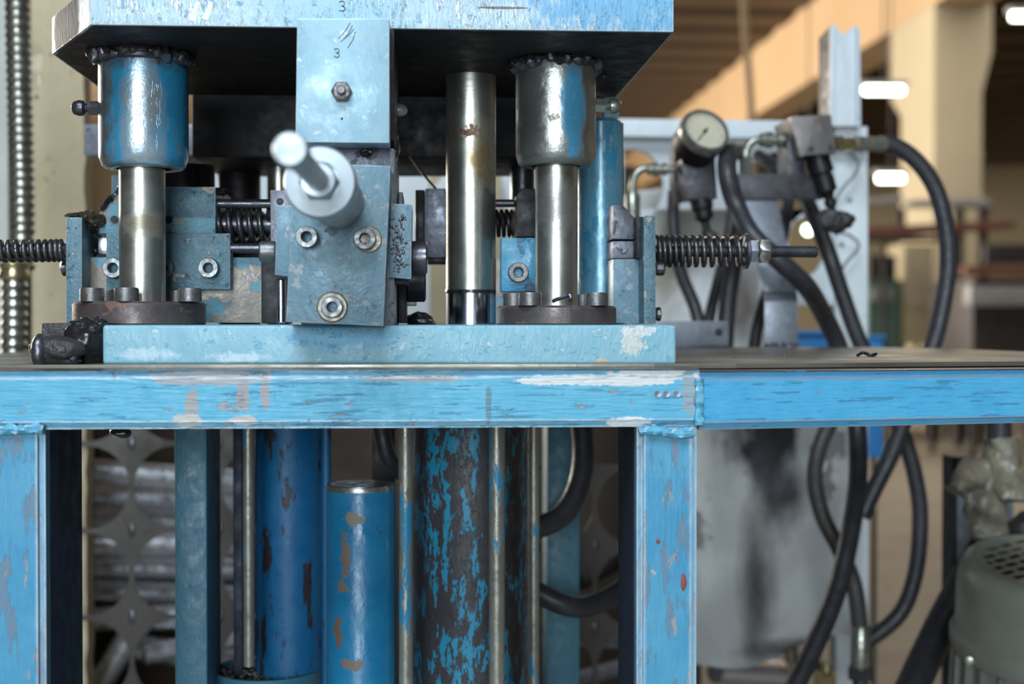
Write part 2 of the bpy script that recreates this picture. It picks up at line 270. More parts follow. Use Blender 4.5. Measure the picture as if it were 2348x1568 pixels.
M['bracket'] = mat('blue_grey_bracket', (.17, .19, .23), (.25, .27, .31), 30, [], .42, .5, .2, (120, 120, 120), ((.5, .54, .58), .001, .4, .4))
M['concrete'] = mat('warm_painted_concrete', (.66, .46, .27), (.60, .41, .24), .8, [], .85, 0, .1, (6, 6, 6))
M['concrete_pale'] = mat('pale_painted_concrete', (.60, .52, .36), (.55, .47, .33), .8, [], .85, 0, .1, (6, 6, 6))
M['ribs'] = mat('brown_ceiling_concrete', (.17, .118, .072), (.14, .095, .06), 1, [], .9, 0, .1, (6, 6, 6))
M['cab'] = mat('very_dark_brown_backing', (.035, .022, .014), (.05, .03, .018), 4, [], .7, 0, 0)
M['ceil'] = mat('shade_brown_ceiling', (.045, .027, .018), (.035, .022, .015), 1, [], .9, 0, 0)  # shade in the gaps between ribs, painted as a darker slab colour
M['floor'] = mat('dusty_concrete_floor', (.33, .29, .23), (.24, .21, .17), 3, [((.14, .125, .11), .66, (7, 7, 7), 0, .8, 1)], .75, 0, .3, (20, 20, 20), bdist=.01)
M['lamp'] = mat('lit_fluorescent_tube', (1, 1, 1), (1, 1, 1), 1, [], .5, 0, 0, emit=((.93, 1, .86), 9))
M['dial'] = mat('cream_gauge_dial', (.62, .58, .44), (.56, .52, .40), 60, [], .4, 0, 0, coat=.6)
M['motor'] = mat('grey_green_motor_paint', (.25, .26, .22), (.21, .22, .19), 25, [], .42, .1, .15, (300, 300, 300))
M['tape'] = mat('crumpled_dirty_tape', (.26, .23, .16), (.09, .08, .07), 28, [((.36, .34, .28), .62, (40, 40, 30), 0, .35, 1), ((.25, .20, .08), .63, (35, 35, 35), 0, .4, 2)], .35, 0, .8, (90, 90, 90), bdist=.003)
M['scrap'] = mat('brown_grey_punched_sheet', (.085, .075, .07), (.06, .055, .05), 10, [], .42, .6, .1)
M['tubes'] = mat('bright_steel_tube', (.85, .87, .92), (.75, .78, .85), 30, [((.05, .05, .07), .66, (300, 300, 300), .8, .3, 1)], .3, .8, .2)
M['redbrown'] = mat('red_brown_primer', (.20, .07, .045), (.15, .06, .045), 8, [], .6, 0, .1)
M['darkmach'] = mat('dark_machine_paint', (.035, .03, .032), (.06, .05, .05), 6, [], .5, .2, .1)
M['palegrey'] = mat('pale_grey_metal', (.44, .44, .44), (.34, .34, .35), 8, [], .5, .4, .1)
M['beigemach'] = mat('beige_panel_paint', (.50, .42, .27), (.42, .35, .22), 6, [], .7, 0, .1)
M['greenmach'] = mat('green_machine_paint', (.08, .16, .13), (.11, .19, .16), 6, [], .6, 0, .1)
M['bluebox'] = mat('bright_blue_plastic', (.03, .22, .55), (.04, .25, .6), 8, [], .5, 0, .05)
M['swarf'] = mat('metal_swarf', (.05, .047, .045), (.30, .29, .28), 220, [], .4, .6, .8, (300, 300, 300))
M['whitemark'] = mat('white_paint_marks', (.80, .80, .72), (.75, .76, .70), 60, [], .5, 0, .1)
M['cloth'] = mat('black_oily_wrap', (.022, .02, .022), (.06, .055, .055), 40, [], .5, 0, .8, (150, 150, 150), bdist=.003)
M['redspot'] = mat('red_paint_spot', (.30, .06, .05), (.25, .06, .05), 60, [], .5, 0, .1)

# ------------------------------------------------------------------ hall
XB = 4.59; ZB = P(1750, 252, 19.05).z; ZR = P(1638, 202, 22.3).z; print('ZB', ZB, ZR)
struct(MB().wbox((-14, -8, -.1), (26, 34, 0)).build('floor', M['floor']))
struct(MB().wbox((-14, -8, ZR+.121), (26, 34, ZR+.6)).build('ceiling', M['ceil']))
struct(MB().wbox((-14, -8.3, 0), (26, -8, ZR+.12)).build('wall_front', M['ribs']))
struct(MB().wbox((-14.3, -8, 0), (-14, 34, ZR+.12)).build('wall_far_left', M['ribs']))
struct(MB().wbox((-14, 33.6, 0), (26, 34, ZR+.12)).build('wall_back', M['concrete_pale']))
struct(MB().wbox((21, 4, 0), (21.3, 33.6, ZR+.12)).build('wall_right', M['concrete_pale']))
for i in range(29):
    y = 2.5+i*1.07
    struct(MB().wbox((-13.9, y, ZR+.085), (XB-.002, y+.56, ZR+.12)).build('trim_%d' % (i+1), M['ribs']))
for i in range(22):
    y = 9+i*1.07
    struct(MB().wbox((XB+.502, y, ZR-.1), (20.9, y+.42, ZR+.12)).build('trim_%d' % (i+40), M['ribs']))
struct(MB().wbox((XB, -1, ZB), (XB+.5, 33.5, ZR+.12)).build('trim_30', M['concrete']))
# haunched column carrying the beam
a = [(2140, -60), (2278, -60), (2278, 60), (2250, 190), (2250, 760), (2138, 760), (2138, 205), (2140, 60)]
cy = 12.6
pts = [P(x, y, cy) for x, y in a]; zt = ZB
fr = [Vector((XB+.0, cy, 0)), Vector((XB+.447, cy, 0)), Vector((XB+.447, cy, P(0, 190, cy).z)), Vector((XB+.54, cy, P(0, 90, cy).z)), Vector((XB+.54, cy, ZB)), Vector((XB+.0, cy, ZB))]
m = MB(); m.loft(fr, [Vector((p.x, cy+.9, p.z)) for p in fr], .01)
hc = [(cy+.9, P(0, 215, cy).z), (cy+1.25, P(0, 150, cy).z), (cy+1.25, ZB), (cy+.9, ZB)]
m.loft([Vector((XB, y, z)) for y, z in hc], [Vector((XB+.447, y, z)) for y, z in hc], .01)
struct(m.build('wall_column', M['concrete_pale'])); bpy.data.objects['wall_column'].name = 'trim_80'
# wall stub on the far left: rough plaster pier
m = MB(); a = [P(74, -40, 1.62), P(188, -40, 1.62)]
n = 70; z1, z0 = P(0, -60, 1.62).z, 0.0
x0, x1 = P(70, 0, 1.62).x, P(190, 0, 1.62).x
x2 = P(-140, 0, 1.62).x
rows = []
for i in range(n+1):
    z = z0+(z1-z0)*i/n
    e = .0035*noise.fractal(Vector((0, 0, z*45)), 1, 2, 4)
    rows.append([m.bm.verts.new(p) for p in (Vector((x0, 1.62, z)), Vector((x1+e, 1.625, z)), Vector((x1+e*.8, 1.66, z)), Vector((x1-.075, 1.77, z)), Vector((x0, 1.77, z)))])
for r0, r1 in zip(rows, rows[1:]):
    for k in range(5): m.bm.faces.new((r0[k], r0[(k+1) % 5], r1[(k+1) % 5], r1[k]))
m.bm.faces.new(rows[-1]); m.bm.faces.new(rows[0][::-1])
struct(m.build('wall_left', M['plaster']))
struct(MB().wbox((x2, 1.56, 0), (P(16, 0, 1.56).x, 1.77, z1)).build('wall_near_left', M['plaster2']))
# hall lamps
for (x0_, x1_, y, d, t) in ((1972, 2080, 207, 11, 'fluorescent tube lamp beside the beige concrete column, upper of the pair'), (2003, 2080, 409, 11.4, 'fluorescent tube lamp beside the beige concrete column, lower of the pair'), (2310, 2420, 38, 11, 'fluorescent tube lamp at the top right corner right of the column')):
    a, b = P(x0_+10, y, d), P(x1_-10, y, d)
    r = T('ceiling_lamp', 'lit '+t, 'lamp', (a+b)/2, 'tube lamps in the hall')
    MB().tube([a, b], .03, 12, 0).build('lamp_tube', M['lamp'], r)
    MB().wbox((a.x-.03, d-.05, a.z+.03), (b.x+.03, d+.05, a.z+.07)).build('lamp_housing', M['palegrey'], r)
    MB().tube([(a+b)/2+Vector((0, 0, .06)), Vector(((a+b).x/2, d, ZR+(.0 if a.x < XB else -.1)))], .006, 6, 0).build('suspension_rod', M['darkmach'], r)
for (x, y, d, rr, lb) in ((1853, 527, 9, .03, 'small round lit lamp seen through the white frame beside the black hose'), (2248, 358, 14, .035, 'faint small round lamp right of the beige concrete column')):
    p = P(x, y, d); r = T('round_lamp', lb, 'lamp', p)
    MB().blob(p, (rr, rr, rr), 0, 1, 2).build('bulb', M['lamp'] if x < 2000 else M['dial'], r)
    MB().lathe([(.02, rr*.8), (rr*1.3, rr*1.1), (rr*1.1, rr*1.6)], p, (0, 0, 1), 16).build('lamp_cap', M['darkmach'], r)
    MB().tube([p+Vector((0, 0, rr*1.5)), Vector((p.x, d, ZR))], .005, 6, 0).build('lamp_cord', M['darkmach'], r)
# cable hanging from the beam
tag(MB().tube([P(1705, -60, 6), P(1708, 60, 6), P(1722, 250, 6), P(1726, 520, 6)], L(9, 6), 8).build('hanging_cable', M['concrete']), 'thin pale cable hanging in front of the beige ceiling beam', 'cable')

# ------------------------------------------------------------------ far workshop clutter (out of focus)
def fbox(name, lb, cat, x0, y0, x1, y1, d0, d1, mt, parts=(), foot=True, group=None):
    a, b = P(x0, y0, d0), P(x1, y1, d0)
    r = T(name, lb, cat, ((a.x+b.x)/2, (d0+d1)/2, 0 if foot else b.z), group)
    MB().box(x0, y0, x1, y1, d0, d1, .004).build('body', M[mt], r)
    for (nm, px0, py0, px1, py1, dd, mm) in parts:
        MB().box(px0, py0, px1, py1, d0-dd, d0+.01, .002).build(nm, M[mm], r)
    if foot:
        lw = .04 if d0 > 5 else .008
        for (xa, ya) in ((a.x+.003, d0+.03), (b.x-.003-lw, d0+.03), (a.x+.003, d1-.07), (b.x-.003-lw, d1-.07)):
            if b.z > .02: MB().wbox((xa, ya, 0), (xa+lw, ya+lw, b.z)).build('leg', M['darkmach'], r)
    return r
# long rack with a red-brown rail
d = 11.0
r = T('steel_rack', 'red-brown rail rack with grey bars on top behind the curved hose', 'rack', (P(2120, 0, d).x, d, 0))
MB().prism([(1985, 520), (2330, 505), (2330, 522), (1985, 545)], d, d+.25, .004).build('rail', M['redbrown'], r)
MB().box(1985, 541, 2170, 552, d-.02, d+.2, .004).build('lower_rail', M['darkmach'], r)
MB().prism([(1985, 455), (2070, 448), (2072, 462), (1985, 470)], d, d+.3, .004).build('top_bar', M['palegrey'], r)
MB().prism([(2100, 458), (2260, 452), (2285, 480), (2270, 472), (2100, 470)], d, d+.3, .004).build('top_bar', M['palegrey'], r)
for x in (2070, 2205, 2258): MB().wbox((P(x, 0, d+.1).x-.03, d+.1, 0 if x != 2070 else P(0, 541, d).z), (P(x, 0, d+.1).x+.03, d+.15, P(0, 465, d).z)).build('post', M['darkmach'], r)
MB().wbox((P(2030, 0, d+.1).x-.014, d+.1, 0), (P(2030, 0, d+.1).x+.014, d+.13, P(0, 541, d).z)).build('post', M['darkmach'], r)
fbox('lathe_machine', 'dark machine with grey bed at the right edge, blurred', 'machine', 2230, 640, 2480, 900, 9.8, 10.7, 'darkmach', [('chuck_guard', 2215, 610, 2440, 632, .10, 'redbrown'), ('bed', 2225, 655, 2440, 700, .12, 'palegrey'), ('handwheel', 2260, 560, 2420, 606, .05, 'darkmach')])
fbox('parts_bin', 'tall beige cabinet standing behind the black curved hose', 'cabinet', 2070, 560, 2140, 790, 11.6, 12.0, 'beigemach', [('door', 2074, 570, 2136, 700, .02, 'concrete_pale')])
fbox('green_machine', 'green and grey machine standing right of the white frame', 'machine', 1990, 640, 2062, 850, 11.6, 12.2, 'greenmach', [('hopper', 1995, 585, 2055, 640, .0, 'darkmach'), ('panel', 1998, 660, 2050, 690, .03, 'palegrey')])
fbox('work_bench', 'low brown bench in the distance between hose and dark machine', 'bench', 2150, 700, 2215, 740, 11.6, 12.0, 'beigemach', [('drawer', 2156, 708, 2205, 730, .02, 'redbrown')])
fbox('steel_locker', 'pale grey pillar box standing at the right edge behind the bench', 'locker', 2215, 720, 2250, 860, 11.7, 12.0, 'palegrey', [('locker_door', 2219, 730, 2246, 800, .01, 'palegrey')])
fbox('blue_crate', 'bright blue crate low behind the hoses right of the bracket', 'crate', 1828, 762, 1900, 900, 2.3, 2.6, 'bluebox', [('rim', 1824, 758, 1904, 768, .01, 'bluebox')])
fbox('blue_crate', 'small bright blue crate at the table edge beside the curved hose', 'crate', 1985, 772, 2026, 1050, 2.6, 2.9, 'bluebox', [('rim', 1983, 768, 2032, 776, .01, 'bluebox')])
r = fbox('dark_backing_cabinet', 'big dark brown cabinet added behind the press to keep its gaps dark', 'cabinet', 600, 380, 1460, 1700, 3.3, 3.9, 'cab', [('door', 620, 400, 1000, 1600, .02, 'cab'), ('door', 1020, 400, 1440, 1600, .02, 'cab')], False)  # added dark backing so gaps in the press stay deep in shade

# ------------------------------------------------------------------ flexible conduits at far left
def conduit(name, pts, wpx, d, lb):
    r = T(name, lb, 'conduit', P(*pts[-1], d))
    m = MB(); q = [P(x, y, d) for x, y in pts]; rr = L(wpx/2, d)
    tot = sum((b-a).length for a, b in zip(q, q[1:])); pit = .0088; n = int(tot/pit)
    # resample and make ribs
    line = []
    seg = [(b-a).length for a, b in zip(q, q[1:])]
    for i in range(n*6+1):
        s_ = tot*i/(n*6); k = 0
        while k < len(seg)-1 and s_ > seg[k]: s_ -= seg[k]; k += 1
        line.append(q[k].lerp(q[k+1], min(1, s_/seg[k])))
    m.tube(line, lambda t: rr*(1-.13*abs(math.cos(math.pi*(t*n)))**1.6), 20, 0)
    m.build('ribbed_sleeve', M['conduit'], r); return r
conduit('flexible_conduit', [(40, -30), (42, 100), (46, 260), (50, 420), (52, 620)], 58, 1.45, 'upper ribbed metal conduit in front of the beige plaster pier').name = 'flexible_conduit'
r = conduit('flexible_conduit', [(33, 600), (34, 700), (32, 850), (32, 1000)], 60, 1.38, 'lower ribbed metal conduit with brass ring behind the long spring')
r['label'] = 'lower ribbed metal conduit with a brass ring at its top'
c = P(33, 640, 1.38)
MB().lathe([(L(32, 1.38), 0), (L(34, 1.38), .002), (L(34, 1.38), .006), (L(31, 1.38), .008), (L(31, 1.38), .011), (L(33, 1.38), .0125), (L(33, 1.38), .015), (L(28, 1.38), .0165)], c, (0, 0, 1), 32).build('brass_ring', M['brass'], r)
# ------------------------------------------------------------------ press table (welded frame)
TZ = P(0, 835, .85).z                                   # top of the table sheet
tb = T('press_table', 'blue welded steel table frame with a dark sheet top under the press', 'table', (0, 1.1, 0))
m = MB()
def tubebar(a, b, h0, h1, dep, rad, seg=5):
    """square tube between pixel end points a, b=(x, y_mid, d)"""
fl = P(-60, 851, .80); fr_ = P(1606, 851, .80); zb = P(0, 986, .80).z
m.wbox((fl.x, .80, zb), (fr_.x, .845, fl.z)); bmesh.ops.bevel(m.bm, geom=[e for e in m.bm.edges if abs((e.verts[0].co-e.verts[1].co).x) > .1], offset=.004, segments=4, affect='EDGES')
m.build('front_beam', M['beam'], tb)
A0, A1 = P(1606, 853, .80), P(2460, 846, .845); B0, B1 = P(1606, 987, .80), P(2460, 968, .845)
m = MB(); off = Vector((0, .045, 0))
m.loft([A0, B0, B0+off, A0+off], [A1, Vector((A1.x, A1.y, B1.z)), Vector((A1.x, A1.y, B1.z))+off, A1+off], 0)
bmesh.ops.bevel(m.bm, geom=[e for e in m.bm.edges if abs((e.verts[0].co-e.verts[1].co).x) > .1], offset=.004, segments=4, affect='EDGES')
lab(m.build('side_beam', M['beam_side'], tb), 'brighter blue right-hand beam')
def leg(x0, x1, d0, d1, yt):
    m = MB(); a = P(x0, yt, d0); b = P(x1, yt, d0)
    m.wbox((a.x, d0, 0), (b.x, d1, a.z)); bmesh.ops.bevel(m.bm, geom=[e for e in m.bm.edges if abs((e.verts[0].co-e.verts[1].co).z) > .1], offset=.0035, segments=4, affect='EDGES')
    return m.build('leg', M['leg'], tb)
leg(1462, 1600, .802, .818, 980); leg(-60, 100, .802, .818, 980)
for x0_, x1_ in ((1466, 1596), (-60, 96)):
    a, b = P(x0_, 990, .802), P(x1_, 0, .802); lab(MB().wbox((a.x, .8181, 0), (b.x, .89, a.z), .001).build('shaded_web', M['webdark'], tb), 'dark rear web of the leg, its side shade painted in')
a, b = P(-60, 0, .8), P(1606, 0, .8)
MB().wbox((a.x, .8012, fl.z-.0002), (fr_.x, .8445, fl.z+.0003), .0002).build('bare_top_strip', M['bare'], tb)
m = MB(); m.loft([A0+Vector((0, .0012, -.0002)), A0+Vector((0, .0445, -.0002)), A0+Vector((0, .0445, .0003)), A0+Vector((0, .0012, .0003))], [A1+Vector((0, .0012, -.0002)), A1+Vector((0, .0445, -.0002)), A1+Vector((0, .0445, .0003)), A1+Vector((0, .0012, .0003))], .0002); m.build('bare_top_strip', M['bare'], tb)
# weld beads
m = MB(); random.seed(4)
m.tube([P(1603, 868+i*12, .7992+.0012*random.random()) for i in range(10)], .0026, 8, 3, .5)
m.build('weld_bead', M['beam'], tb)
m = MB(); m.tube([P(1465+i*14, 990+random.uniform(-4, 4), .7995) for i in range(10)], .0028, 8, 3, .6); m.build('weld_bead', M['beam'], tb)
m = MB(); m.tube([P(-50+i*15, 984+random.uniform(-3, 3), .7995) for i in range(11)], .0028, 8, 3, .6); m.build('weld_bead', M['beam'], tb)
for x in (1508, 1528, 1552):
    p = P(x, 903, .7998); MB().lathe([(.0022, -.001), (.0019, .0006), (.0009, .0004)], p, (0, -1, 0), 12).build('weld_spot', M['bracket'], tb)
p = P(1567, 1335, .8015); MB().blob(p, (.0017, .0005, .005), .4, 300, 2).build('paint_spot', M['redspot'], tb)
p = P(1508, 1240, .8015); MB().blob(p, (.0012, .0005, .0015), .4, 300, 2).build('paint_spot', M['redspot'], tb)
# sheet top: polygon in plan
def onplane(px, py, z):
    r_ = R @ Vector(((px-W_/2)/F, -(py-H_/2)/F, -1)); return CAM+r_*((z-CAM.z)/r_.z)
bl = Vector((-.34, .838, TZ)); pl = [bl, Vector((fr_.x-.02, .838, TZ)), Vector((fr_.x+.03, .842, TZ)), P(2460, 831, .885), Vector((.62, 1.15, TZ)), onplane(2348, 806, TZ), onplane(2200, 799.5, TZ), onplane(2000, 796, TZ), Vector((-.34, 1.44, TZ))]
for v in pl: v.z = TZ
m = MB(); m.loft(pl, [v-Vector((0, 0, .003)) for v in pl], .0004); m.build('table_sheet', M['table'], tb)
m = MB(); m.loft([v+Vector((0, .012, -.003)) for v in pl[1:4]]+[Vector((.62, 1.1, TZ-.003)), Vector((fr_.x, 1.1, TZ-.003))], [v+Vector((0, .012, -.0075)) for v in pl[1:4]]+[Vector((.62, 1.1, TZ-.0075)), Vector((fr_.x, 1.1, TZ-.0075))], .0004); m.build('under_sheet', M['table'], tb)
# chips on the sheet, weld lump
random.seed(8); r = None
for i in range(16):
    x, y = random.uniform(1565, 1800), random.uniform(812, 826)
    p = onplane(x, y, TZ); s_ = random.uniform(.0003, .0008)
    o = MB().blob(p+Vector((0, 0, s_*.3)), (s_*1.6, s_, s_*.5), .4, 500, 1).build('metal_chip', M['screw'])
    tag(o, 'tiny bright metal chip lying on the dark table sheet', 'metal chip', 'bright chips on the table sheet')
p = onplane(1988, 818, TZ)
tag(MB().tube([p+Vector((-.007, 0, .001)), p+Vector((-.002, .002, .003)), p+Vector((.002, -.002, .001)), p+Vector((.007, .001, .002))], .0011, 8, 4, .5).build('swarf_curl', M['black']), 'small dark curl of swarf lying on the right table sheet', 'swarf')

# ------------------------------------------------------------------ base plate
BZ = P(0, 745, .85).z
bp_ = MB().box(235, 745, 1551, 835, .85, 1.12, .0022, 3); bp_.rough(.0001, 90).build('die_base_plate', M['pale'])
tag(bpy.data.objects['die_base_plate'], 'thick pale blue lower plate with scratched front edge lying on the table', 'steel plate')
for (x, y, rr) in ((280, 842, .02), (420, 842, .02)): pass
# top plate
tp = T('press_top_plate', 'heavy scraped pale blue upper plate with a welded sleeve at each end', 'steel plate', (P(870, 0, .85).x, .98, P(0, 56, .85).z))
z0, z1 = P(0, 54, .85).z, P(0, -40, .85).z
xl, xr = P(207, 50, .85).x, P(1545, 50, .85).x; xll = P(119, 119, .945).x
pl = [(xl, .85), (xr, .85), (xr, 1.107), (xll, 1.107), (xll, .945)]
m = MB(); m.loft([Vector((x, y, z0)) for x, y in pl], [Vector((x, y, z1)) for x, y in pl], .0009)
m.build('plate', M['top'], tp)
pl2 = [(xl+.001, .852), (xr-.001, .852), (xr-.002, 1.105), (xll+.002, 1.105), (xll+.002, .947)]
m = MB(); m.loft([Vector((x, y, z0-.0003)) for x, y in pl2], [Vector((x, y, z0+.0004)) for x, y in pl2], 0); m.build('shaded_underside', M['top_dark'], tp)  # thin black sheet in place of shade under the plate
def digit3(c, s_, parent):
    pts = [c+Vector((x*s_, 0, z*s_)) for x, z in ((-.28, .42), (0, .52), (.26, .38), (.22, .12), (-.04, .02), (.24, -.08), (.3, -.34), (.04, -.52), (-.3, -.42))]
    return MB().tube(pts, s_*.045, 6, 4).build('stamped_number', M['steel_dark'], parent)
digit3(P(784, 14, .8498), L(22, .85), tp)
for x, y0, dx in ((440, 48, 14), (472, 46, 12)):
    m = MB(); m.tube([P(x, y0, .8499), P(x+dx*.5, y0-18, .8499), P(x+dx, 4, .8499)], lambda t: .0022*(1-.35*t), 8, 4, .4)
    for v in m.bm.verts: v.co.y = .85+(v.co.y-.85)*.12-.0001
    m.build('paint_drip', M['whitemark'], tp)
def sleeve(x, w_, y1, d, mt, px_n, side, yn, lb):
    c = P(x, y1, d); rr = L(w_/2, d); h = z0-c.z
    o = MB().lathe([(rr*.62, .001), (rr*.62, 0), (rr*.86, 0), (rr*.93, .0015), (rr, .0075), (rr*1.002, .02), (rr, h*.5), (rr, h-.004), (rr*.985, h)], (c.x, d, c.z), (0, 0, 1), 64, cap=False).build('guide_sleeve', M[mt], tp)
    lab(o, lb)
    m = MB(); random.seed(int(x)); n = 26
    pts = [Vector((c.x+math.cos(a)*rr*1.02, d+math.sin(a)*rr*1.02, z0-.003+random.uniform(-.0018, .0012))) for a in [2*math.pi*i/n for i in range(n+1)]]
    m.tube(pts, lambda t: .0034+.0012*math.sin(t*61)+.0008*math.sin(t*170), 10, 5, .5); m.build('weld_bead', M['steel_dark'], o)
    p = P(px_n, yn, d); ax = Vector((side, 0, 0))
    g = T_('grease_nipple', p, o)
    q = Vector((c.x+side*(rr-.001), d, p.z))
    m = MB(); m.lathe([(hexr(.0042), 0), (hexr(.0042), .0075), (.003, .008), (.0026, .0095), (.0048, .011), (.0052, .0135), (.0042, .017), (.0022, .0185)], q, ax, 24); m.build('grease_nipple', M['zinc' if side > 0 else 'steel_dark'], o)
    return o
def T_(n, p, o): return None
s1 = sleeve(330, 198, 388, .94, 'sleeve_blue', 210, -1, 248, 'blue sleeve with scraped metal streaks and a highlight painted in')
s2 = sleeve(1274, 184, 382, .95, 'sleeve_steel', 1390, 1, 243, 'bare steel sleeve with blue traces')
# extra weld lumps on left sleeve
for (x, y, rx) in ((222, 122, .006), (236, 112, .006), (400, 122, .005), (416, 132, .0045)):
    MB().blob(P(x, y, .925), (rx, .005, rx*1.1), .35, 160, 3, x).build('weld_lump', M['steel_dark'], s1)
p = P(1384, 140, .99); MB().blob(Vector((p.x, .99, z0-.002)), (.002, .002, .0025), .2, 200, 2).build('weld_lump', M['steel_dark'], tp)
# flat ring above left sleeve
c = P(308, 94, .905); MB().lathe([(.016, 0), (.0175, .001), (.0175, .003), (.016, .004)], (c.x, .925, z0-.0075), (0, 0, 1), 40).build('collar_ring', M['steel_dark'], s1)

# ------------------------------------------------------------------ guide posts with flange and bolts
def guide_post(x, w_, y0, d, fw, yf0, bolts, lb, back=()):
    r = T('guide_post', lb, 'guide post', (P(x, 700, d).x, d, BZ))
    c = P(x, y0, d); rr = L(w_/2, d); fr2 = L(fw/2, d); zf = P(0, yf0, d-.043).z; hf = zf-BZ
    MB().lathe([(rr, 0), (rr, c.z-zf+.05)], (c.x, d, zf-.001), (0, 0, 1), 64).build('post', M['steel'], r)
    fx = P((bolts[0][2]), 0, d).x
    MB().lathe([(fr2-.001, 0), (fr2, .001), (fr2, hf-.0015), (fr2-.0015, hf), (rr*1.0, hf), (rr, hf-.001)], (fx, d, BZ), (0, 0, 1), 80, cap=False).build('flange', M['rust'], r)
    for (bx, bd, _) in bolts:
        p = P(bx, 690, bd); rb = .0075
        m = MB(); m.lathe([(rb, 0), (rb, .0075), (rb*.93, .0085), (rb*.62, .0085), (hexr(rb*.5), .008), (hexr(rb*.5), .003), (.0002, .003)], (p.x, bd, zf), (0, 0, 1), 40, lambda a, k, q: q*(1+.012*(1 if int(a*40/6.2832) % 2 else -1)) if k < 2 else q)
        m.build('flange_bolt', M['screwdark'], r)
    return r
guide_post(326, 102, 395, .94, 293, 690, [(211, .912, 318), (290, .905, 0), (435, .915, 0), (240, .972, 0), (405, .975, 0)], 'left polished guide post in a brown bolted flange')
g2 = guide_post(1276, 98, 380, .95, 275, 699, [(1215, .92, 1276), (1367, .922, 0), (1178, .955, 0), (1335, .985, 0), (1215, .985, 0)], 'right stained guide post in a brown bolted flange')
MB().tube([P(1268, 690, .912), P(1290, 682, .915), P(1306, 676, .914), P(1308, 690, .912)], .0012, 8, 5, .5).build('swarf_curl', M['steel_dark'], g2)
# ------------------------------------------------------------------ main ram column
r = T('ram_column', 'tall stained steel ram column with a clean chromed foot at the centre', 'column', (P(1080, 0, 1.01).x, 1.01, BZ))
c = P(1080, 742, 1.01); rr = L(57, 1.01); zs = P(0, 668, 1.01).z; ztop = z0
MB().lathe([(rr, 0), (rr, zs-BZ)], (c.x, 1.01, BZ), (0, 0, 1), 64).build('chromed_foot', M['chrome'], r)
MB().lathe([(rr*1.0, 0), (rr*1.003, ztop-zs-.0)], (c.x, 1.01, zs), (0, 0, 1), 64).build('rod', M['steel'], r)
MB().lathe([(rr*1.03, 0), (rr*1.045, .0008), (rr*1.03, .0025)], (c.x, 1.01, zs-.001), (0, 0, 1), 64, lambda a, k, q: q*(1+.012*math.sin(a*23)*math.sin(a*7))).build('seal_ring', M['grease'], r)
# blue round column on the right
r = T('round_column', 'light blue painted round column behind the right guide post', 'column', (P(1376, 0, 1.06).x, 1.06, BZ))
c = P(1376, 275, 1.06); rr = L(54, 1.06)
MB().lathe([(rr, 0), (rr, c.z-BZ-.003), (rr-.003, c.z-BZ)], (c.x, 1.06, BZ), (0, 0, 1), 64).build('column_tube', M['bluecol'], r)
MB().box(1385, 222, 1420, 275, 1.075, 1.09, .001).build('top_tab', M['pale'], r)
# dark ram body behind the plate
dk = T('ram_body', 'black crosshead hanging in shade behind the upper plate', 'press crosshead', (P(650, 0, 1.2).x, 1.2, P(0, 360, 1.13).z))
MB().box(192, 285, 455, 356, 1.30, 1.45, .001).build('rear_bar', M['greyblock'], dk)
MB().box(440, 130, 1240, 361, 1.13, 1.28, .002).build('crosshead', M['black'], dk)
for (x, w_, y0, y1, d, mt, nm, lb) in ((550, 95, 300, 760, 1.25, 'black', 'rear_column', 'black rear column left of the chromed rear rod'), (640, 52, 300, 760, 1.2, 'steel', 'rear_rod', 'tan and chrome rear rod behind the threaded knob'), (1198, 56, 340, 760, 1.2, 'steel_dark', 'rear_rod', 'dark steel rear rod between ram column and right post')):
    c = P(x, y1, d); a = P(x, y0, d)
    tag(MB().lathe([(L(w_/2, d), 0), (L(w_/2, d), a.z-TZ)], (c.x, d, TZ), (0, 0, 1), 40).build(nm, M[mt]), lb, 'column')
tag(cyl_z(432, 118, 380, 445, 1.1).build('bushing', M['black']), 'black round bush standing on the teal slide block', 'bushing')
# white machine sheet behind
r = T('sheet_metal_panel', 'white sheet panel glimpsed through the gaps behind the press', 'panel', (P(800, 0, 2.2).x, 2.2, P(0, 800, 2.2).z))
MB().box(470, 330, 1430, 800, 2.2, 2.215, .001).build('sheet', M['white'], r)
for x in (500, 940, 1400): MB().box(x, 800, x+25, 1400, 2.215, 2.24, .001).build('post', M['white'], r)
for x in (505, 1405): MB().wbox((P(x, 0, 2.22).x, 2.216, 0), (P(x+15, 0, 2.22).x, 2.235, .9)).build('post', M['white'], r)
MB().box(985, 400, 1150, 745, 2.15, 2.19, .001).build('brown_cover', M['beigemach'], r)
MB().prism([(985, 440), (1060, 350), (1100, 350), (1020, 470)], 2.1, 2.14, .001).build('brace', M['white'], r)
tag(MB().tube([P(940, 358, 1.12), P(975, 405, 1.09), P(1000, 434, 1.06)], L(3, 1.1), 6).build('yellow_wire', M['brass']), 'thin yellowish wire crossing the white gap beside the ram column', 'wire')
